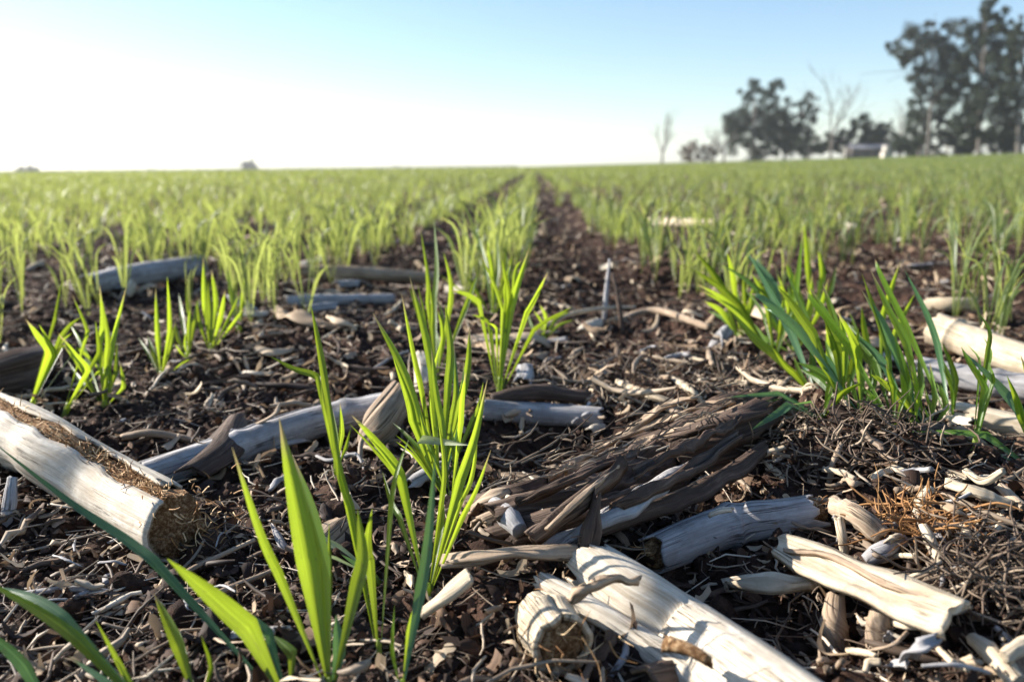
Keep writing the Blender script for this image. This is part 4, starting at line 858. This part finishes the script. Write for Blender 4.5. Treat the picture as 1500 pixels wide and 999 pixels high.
for d, x, y, k in spots[:n_ind]:
    pr = PROTO[rng.integers(len(PROTO))]; o = link('wheat_seedling', None, (x, y, float(H(x, y)))); o.rotation_euler = (rng.normal(0, .06), rng.normal(0, .06), rng.uniform(0, 6.28)); s = rng.uniform(.8, 1.12)*(1.06 if k >= 0 else 1.0); o.scale = (s, s, s)
    wtxt = where(k, y); zone = 'nearer' if y < 1.1 else 'farther'
    tag(o, '%s young wheat seedling growing in the %s' % (zone, wtxt), 'wheat plant', '%s wheat seedlings in the %s' % (zone, wtxt))
    for m_ in pr: link('leaf_blade', m_, parent=o)
rest = [(x, y, k) for d, x, y, k in spots[n_ind:]]

# the rest of the field: nobody could count it
def bulk_wheat(bx, by, h, wd, nb, L=5):
    n = len(bx)*nb; x = np.repeat(bx, nb)+rng.normal(0, .004, n); y = np.repeat(by, nb)+rng.normal(0, .004, n); z = H(x, y)-.003
    hh = np.repeat(h, nb)*rng.uniform(.40, 1.12, n); a = rng.uniform(0, 2*np.pi, n); ln = rng.uniform(.05, .6, n)*hh; w_ = np.repeat(wd, nb)*rng.uniform(.7, 1.2, n)
    t = np.linspace(0, 1, L); f = a+np.pi/2+rng.normal(0, .8, n)
    cx = x[:, None]+np.cos(a)[:, None]*ln[:, None]*(t**1.8)[None]; cy_ = y[:, None]+np.sin(a)[:, None]*ln[:, None]*(t**1.8)[None]; cz = z[:, None]+hh[:, None]*(t-.12*t**3)[None]
    W = w_[:, None]*np.array([.5, .95, 1, .7, .04])[None]*.5
    S = np.stack([np.cos(f), np.sin(f), 0*f], -1)[:, None]*W[..., None]; C = np.stack([cx, cy_, cz], -1)
    V = np.stack([C-S, C+S], 2); q = gridq(L, 2, False); Q = q[None]+(np.arange(n)*L*2)[:, None, None]
    at = np.zeros((n, L, 2, 3)); at[..., 0] = np.array([-1, 1])*.002; at[..., 1] = t[None, :, None]; at[..., 2] = (np.arange(n)*.37 % 50)[:, None, None]
    mb = MB(); mb.add(V, Q.reshape(-1, 4), None, at, np.repeat(rng.random(n), L*2)); return mb
xs_, ys_ = [], []
for x, y, k in rest: xs_.append(x); ys_.append(y)
bx, by = [np.array(xs_)], [np.array(ys_)]
def band(y0, y1, stepmul, keep=1.0):
    for k in range(-int(y1*.85/ROWD)-2, int(y1*.85/ROWD)+3):
        st = .018*stepmul; yy = np.arange(y0, y1, st)+rng.uniform(-.5, .5, len(np.arange(y0, y1, st)))*st
        xx = rowx(k)+rng.normal(0, .036 if k not in (-1, 0) else .025, len(yy)); m_ = (np.abs(xx) < yy*.80+.1) & (vn2(xx, yy, .25, 11)+.5*vn2(xx, yy, 1.7, 14) > -.5)
        yield xx[m_], yy[m_]
def mk(y0, y1, sm, h, wd, nb, seedname):
    a = list(band(y0, y1, sm)); xx = np.concatenate([q[0] for q in a]); yy = np.concatenate([q[1] for q in a])
    return xx, yy
field = MB()
def addto(xx, yy, h, wd, nb):
    m_ = bulk_wheat(xx, yy, h*(1+.12*vn2(xx, yy, .6, 12)), np.full(len(xx), wd), nb)
    field.add(m_.v[0], m_.q[0], None, m_.a[0], m_.c[0])
addto(bx[0], by[0], np.full(len(bx[0]), .066), .0021, 6)
x_, y_ = mk(2.6, 6, 1, 0, 0, 0, ''); addto(x_, y_, np.full(len(x_), .067), .0026, 5)
x_, y_ = mk(6, 16, 2.0, 0, 0, 0, ''); addto(x_, y_, np.full(len(x_), .072), .0045, 4)
x_, y_ = mk(16, 40, 5.5, 0, 0, 0, ''); addto(x_, y_, np.full(len(x_), .09), .016, 3)
x_, y_ = mk(40, 90, 18, 0, 0, 0, ''); addto(x_, y_, np.full(len(x_), .095), .04, 3)
tag(link('wheat_rows', field.mesh('wheat_rows', M['bladefar'])), 'green rows of young wheat running back to the horizon', 'wheat field', kind='stuff')
print('field verts', field.n, 'spots', len(spots))

# ------------------------------------------------------------------ far trees and farm
def m_simple(name, c0, c1, scale, rough=.8, transl=None):
    m, t = mat(name); g = N(t, 'TexCoord').outputs['Object']; col = ramp(t, noise(t, g, scale, 4, .6), [(.35, c0), (.65, c1)])
    finish(t, col, rough, spec=.2, transl=transl, tcol=col); return m
M['leafe'] = m_simple('eucalypt_foliage', (.035, .045, .035), (.08, .092, .068), .9, .6, .2)
M['leafd'] = m_simple('evergreen_foliage', (.018, .030, .018), (.042, .058, .032), .9, .6, .12)
M['bark'] = m_simple('pale_bark', (.09, .08, .07), (.20, .18, .16), 2)
M['barkd'] = m_simple('grey_bark', (.12, .10, .09), (.22, .19, .17), 2)
M['wallp'] = m_simple('plaster', (.55, .50, .44), (.70, .66, .58), 1)
M['roofm'] = m_simple('roof_sheet', (.20, .20, .21), (.30, .30, .32), 1)
M['plum'] = m_simple('brown_scrub', (.13, .09, .06), (.24, .17, .12), 1, .8, .1)
def AZ(px, dist):
    d = ray(px, 240); s = dist/math.hypot(d[0], d[1]); x, y = d[0]*s, d[1]*s; return np.array([x, y, float(H(x, y))])
def limbs(mb, p, v, l, r, depth, tips, spread=.5, upb=.25, k=5, kids=(2, 4)):
    mid = p+v*l*.5+rng.normal(0, .05, 3)*l; e = p+v*l+rng.normal(0, .04, 3)*l
    tube(mb, [p, mid, e], [r, r*.8, r*.62], n=6, k=k, cap=False, c=rng.random()); tips.append((e, depth))
    if depth == 0: return
    for _ in range(int(rng.integers(*kids))):
        w_ = norm(v+rng.normal(0, spread, 3)+np.array([0, 0, upb])); s = rng.uniform(.5, 1)
        limbs(mb, p+v*l*s*.95, w_, l*rng.uniform(.55, .8), r*rng.uniform(.42, .6), depth-1, tips, spread, upb, 4, kids)
def leaves(mb, centres, rads, n, size):
    ci = rng.integers(0, len(centres), n); c = np.array(centres)[ci]; r = np.array(rads)[ci]
    v = norm(rng.normal(0, 1, (n, 3)))*(rng.random(n)**.45)[:, None]; p = c+v*r
    a = norm(rng.normal(0, 1, (n, 3))); b = norm(np.cross(a, rng.normal(0, 1, (n, 3)))); s = size*rng.uniform(.5, 1.3, n)[:, None]
    V = np.stack([p-a*s, p+b*s*.5, p+a*s, p-b*s*.5], 1); mb.add(V, np.arange(4*n).reshape(-1, 4), None, V*.1, np.repeat(rng.random(n), 4))
def tree(label, cat, px, dist, trunk_px, clumps, lf, bark, n=9000, size=.22, name='tree', group=None, trunk_r=.25):
    """clumps: (px, py, rx px, ry px) outline of the crown masses at that distance"""
    b = AZ(px, dist); t = thing(name, label, cat, b, group); m = dist/FPX*1.02
    dref = D(b)
    C = []; Rd = []
    for cx, cyy, rx, ry in clumps:
        c = AT(cx, cyy, dref)+fw*rng.normal(0, rx*m*.5); C.append(c); Rd.append((rx*m, rx*m*.9, ry*m))
    mt_ = MB(); top = np.mean(C, 0); topz = max(c[2] for c in C)
    tube(mt_, [b-[0, 0, .3], b+(top-b)*[.3, .3, .45], np.array([top[0], top[1], topz])], [trunk_r, trunk_r*.75, trunk_r*.15], n=14, k=8, rough=.08); part('trunk', mt_, bark, t)
    ml = MB()
    for c in C:
        s = b+(np.array([top[0], top[1], max(c[2]-1.5, b[2]+.8)])-b)*[.5, .5, .8]; e = c+rng.normal(0, .3, 3)
        tube(ml, [s, (s+e)/2+[0, 0, .4], e], [trunk_r*.45, trunk_r*.3, trunk_r*.1], n=8, k=5)
        for _ in range(5): tube(ml, [e*.6+s*.4, e+rng.normal(0, 1, 3)*np.array(Rd[0])*.8], [trunk_r*.16, .02], n=4, k=4)
    part('limbs', ml, bark, t)
    mc = MB(); cc, rr = [], []
    for c, r_ in zip(C, Rd):
        for _ in range(26):
            o = norm(rng.normal(0, 1, 3))*rng.random()**.4; cc.append(c+o*np.array(r_)*1.28); rr.append(np.full(3, rng.uniform(.16, .5)*min(r_)))
    leaves(mc, cc, rr, int(n*3.2), size*.70); part('crown', mc, lf, t, smooth=False); return t
E = 'tall airy eucalyptus'
tree('tall airy eucalyptus with a flat-topped loose crown, leftmost of the tall trees on the right', 'tree', 1358, 112, 0, [(1335, 68, 22, 20), (1362, 50, 16, 14), (1392, 60, 20, 20), (1322, 90, 12, 10), (1370, 95, 26, 22), (1345, 118, 14, 16), (1385, 128, 18, 20), (1400, 90, 14, 14)], M['leafe'], M['bark'], 9000, .2, 'eucalyptus_tree')
tree('tallest eucalyptus with a dense dark middle, second from the right edge', 'tree', 1432, 110, 0, [(1446, 30, 14, 16), (1430, 62, 16, 20), (1450, 70, 18, 24), (1425, 105, 24, 26), (1452, 115, 24, 28), (1420, 145, 22, 22), (1450, 160, 26, 26), (1412, 180, 14, 26)], M['leafd'], M['bark'], 15000, .2, 'eucalyptus_tree')
tree('tall eucalyptus cut off by the right edge of the picture', 'tree', 1490, 108, 0, [(1494, 45, 12, 14), (1500, 80, 18, 20), (1482, 100, 14, 16), (1505, 130, 22, 24), (1480, 150, 14, 18), (1500, 175, 18, 20)], M['leafd'], M['bark'], 9000, .2, 'eucalyptus_tree')
tree('lower bushy dark tree under the flat-topped eucalyptus', 'tree', 1345, 116, 0, [(1345, 165, 20, 18), (1338, 195, 18, 20), (1362, 190, 14, 22), (1350, 212, 24, 14)], M['leafd'], M['barkd'], 5000, .2)
tree('low bushy undergrowth tree at the foot of the tallest eucalyptus', 'tree', 1400, 118, 0, [(1395, 195, 18, 18), (1425, 200, 20, 16), (1460, 198, 16, 16), (1400, 214, 24, 12), (1440, 214, 26, 12)], M['leafd'], M['barkd'], 5000, .2)
tree('bushy tree beneath the eucalyptus cut off at the right edge', 'tree', 1492, 118, 0, [(1485, 200, 14, 16), (1506, 195, 16, 20), (1492, 214, 20, 12)], M['leafd'], M['barkd'], 3000, .2)
tree('broad dense evergreen, left half of the dark pair left of the farm', 'tree', 1105, 128, 0, [(1108, 142, 24, 14), (1090, 168, 20, 20), (1122, 168, 22, 22), (1100, 205, 28, 24), (1078, 188, 12, 18), (1120, 214, 20, 13)], M['leafd'], M['barkd'], 11000, .2, 'evergreen_tree')
tree('broad dense evergreen, right half of the dark pair left of the farm', 'tree', 1148, 130, 0, [(1150, 160, 22, 16), (1130, 185, 18, 20), (1185, 160, 12, 16), (1158, 188, 26, 20), (1186, 192, 12, 22), (1140, 208, 20, 18), (1165, 212, 20, 14)], M['leafd'], M['barkd'], 9000, .2, 'evergreen_tree')
tree('low dark shrub at the right foot of the evergreen pair', 'shrub', 1186, 126, 0, [(1180, 214, 20, 11), (1200, 218, 12, 7)], M['leafd'], M['barkd'], 3000, .18, 'shrub', trunk_r=.1)
tree('round-topped dark tree beside the farm shed', 'tree', 1268, 132, 0, [(1268, 194, 20, 16), (1280, 206, 14, 14)], M['leafd'], M['barkd'], 5000, .2)
tree('small dark tree left of the round-topped one', 'tree', 1235, 132, 0, [(1232, 202, 14, 12), (1242, 212, 12, 9)], M['leafd'], M['barkd'], 3000, .2)
tree('small pointed dark tree right of the farm shed', 'tree', 1304, 132, 0, [(1302, 195, 6, 14), (1310, 212, 14, 10), (1322, 214, 10, 8)], M['leafd'], M['barkd'], 2500, .18)
tree('pale brown leafless scrub between the two small bare trees', 'shrub', 1018, 150, 0, [(1005, 226, 14, 9), (1022, 222, 16, 12), (1038, 225, 12, 10)], M['plum'], M['barkd'], 4000, .16, 'shrub', trunk_r=.1)
def bare(label, px, dist, hpx, stems, name='bare_tree', cat='bare tree', r=.2):
    b = AZ(px, dist); t = thing(name, label, cat, b); m = dist/FPX
    mt_ = MB(); tube(mt_, [b-[0, 0, .3], b+np.array([0, 0, hpx*m*.22])], [r, r*.8], n=5, k=8); part('trunk', mt_, M['barkd'], t)
    mc = MB(); tips = []
    for dx, l in stems:
        v = norm(np.array([dx, rng.normal(0, .1), 1.0])); limbs(mc, b+np.array([0, 0, hpx*m*.2]), v, hpx*m*.40*l, r*.62, 3, tips, .42, .2)
    part('branches', mc, M['barkd'], t)
bare('small bare tree standing alone, leftmost on the right horizon', 970, 125, 72, [(-.3, 1), (.25, 1), (.05, 1.1), (.45, .7)])
bare('small bare tree leaning left just before the evergreens', 1060, 125, 56, [(-.75, 1.1), (-.5, .9), (.1, 1)])
bare('tall bare tree with steep forked stems right of the evergreens', 1216, 122, 112, [(-.12, 1.2), (.22, 1.15), (.45, .9)])
bare('thin bare tree between the farm shed and the eucalyptus', 1315, 135, 74, [(-.1, 1), (.1, 1), (.02, 1.1)], r=.12)
# farm shed
def boxmb(mb, c, s, rot=0):
    x, y, z = [a/2 for a in s]; V = np.array([(a*x, b*y, d*z) for a in (-1, 1) for b in (-1, 1) for d in (-1, 1)], float)
    cr, sr = math.cos(rot), math.sin(rot); V[:, :2] = V[:, :2]@np.array([[cr, sr], [-sr, cr]]); V += c
    mb.add(V, [(0, 1, 3, 2), (4, 6, 7, 5), (0, 4, 5, 1), (2, 3, 7, 6), (0, 2, 6, 4), (1, 5, 7, 3)])
b = AZ(1268, 128); t = thing('farm_shed', 'long low grey farm shed under the round-topped tree', 'shed', b)
mb = MB(); boxmb(mb, b+[0, 0, .6], (5.2, 3, 1.3)); part('wall', mb, M['barkd'], t, smooth=False)
mb = MB(); z0 = b[2]+1.25
for s in (-1, 1): mb.add([b+[-2.8, s*1.8, 1.22], b+[2.8, s*1.8, 1.22], b+[2.8, 0, 1.75], b+[-2.8, 0, 1.75], b+[-2.8, s*1.8, 1.28], b+[2.8, s*1.8, 1.28], b+[2.8, 0, 1.81], b+[-2.8, 0, 1.81]], [(0, 1, 2, 3), (4, 5, 6, 7), (0, 1, 5, 4), (0, 3, 7, 4), (1, 2, 6, 5)])
part('roof', mb, M['roofm'], t, smooth=False)
mb = MB(); boxmb(mb, b+[.8, -1.53, .55], (1.1, .06, 1.1)); part('door', mb, M['barkd'], t, smooth=False)
b = AZ(1297, 124); t = thing('water_tank', 'small cream water tank on a block base right of the farm shed', 'tank', b)
mb = MB(); boxmb(mb, b+[0, 0, .3], (1.1, 1.1, .7)); part('base', mb, M['wallp'], t, smooth=False)
mb = MB(); tube(mb, [b+[0, 0, .65], b+[0, 0, 1.5]], [.5, .5], n=4, k=18, cap=True); part('tank', mb, M['wallp'], t)
for px, lb in ((1237, 'short pale gate post left of the farm shed'), (1366, 'short pale fence post under the flat-topped eucalyptus'), (1386, 'short pale fence post right of the bushy dark tree'), (1478, 'short pale fence post nearest the right edge of the picture')):
    b = AZ(px, 120); t = thing('post', lb, 'post', b); mb = MB(); tube(mb, [b-[0, 0, .2], b+[0, 0, 1.35]], [.16, .14], n=5, k=8, rough=.05); part('shaft', mb, M['wallp'], t); mb = MB(); boxmb(mb, b+[0, 0, 1.4], (.4, .4, .1)); part('cap', mb, M['wallp'], t, smooth=False)
# very far, on the left horizon
tree('tiny far tree clump with a thin spike on the left horizon', 'tree', 362, 420, 0, [(358, 244, 7, 6), (366, 243, 7, 7)], M['leafd'], M['barkd'], 1500, .5)
tree('tiny far low bush clump at the far left horizon', 'shrub', 40, 420, 0, [(34, 249, 9, 3), (46, 248, 7, 4)], M['leafd'], M['barkd'], 1200, .5, 'shrub', trunk_r=.15)
b = AZ(43, 420); t = thing('mast', 'thin mast above the far low bush at the far left', 'mast', b)
mb = MB(); tube(mb, [b, b+[0, 0, 9]], [.14, .08], n=4, k=6); part('pole', mb, M['roofm'], t); mb = MB(); boxmb(mb, b+[0, 0, 8.2], (1.0, .2, .3)); part('head', mb, M['roofm'], t, smooth=False)
ft = MB(); cc, rr = [], []
for px in np.arange(-80, 760, 4.0):
    p = AZ(px, 800); h = 1.2+1.6*max(0, float(vn2(np.array(px), np.array(0.0), 30, 3))); cc.append(p+[0, 0, h*.5]); rr.append((3.0, 3.0, h*.7))
leaves(ft, cc, rr, 5000, .8)
single('distant_treeline', ft, M['leafd'], 'faint low treeline along the left horizon', 'trees', kind='stuff', smooth=False)

# ------------------------------------------------------------------ haze
HAZE = 0.00045
if HAZE:
    m, t_ = mat('haze_air'); pv = N(t_, 'VolumePrincipled'); pv.inputs['Color'].default_value = (.93, .96, 1, 1); pv.inputs['Density'].default_value = HAZE; pv.inputs['Anisotropy'].default_value = .3
    o_ = N(t_, 'OutputMaterial'); t_.links.new(pv.outputs[0], o_.inputs['Volume'])
    mb = MB(); boxmb(mb, np.array([0, 735, 14.0]), (3060, 1600, 34)); h_ = link('haze', mb.mesh('haze', m, smooth=False)); tag(h_, 'thin pale haze over the far field', 'haze', kind='stuff')
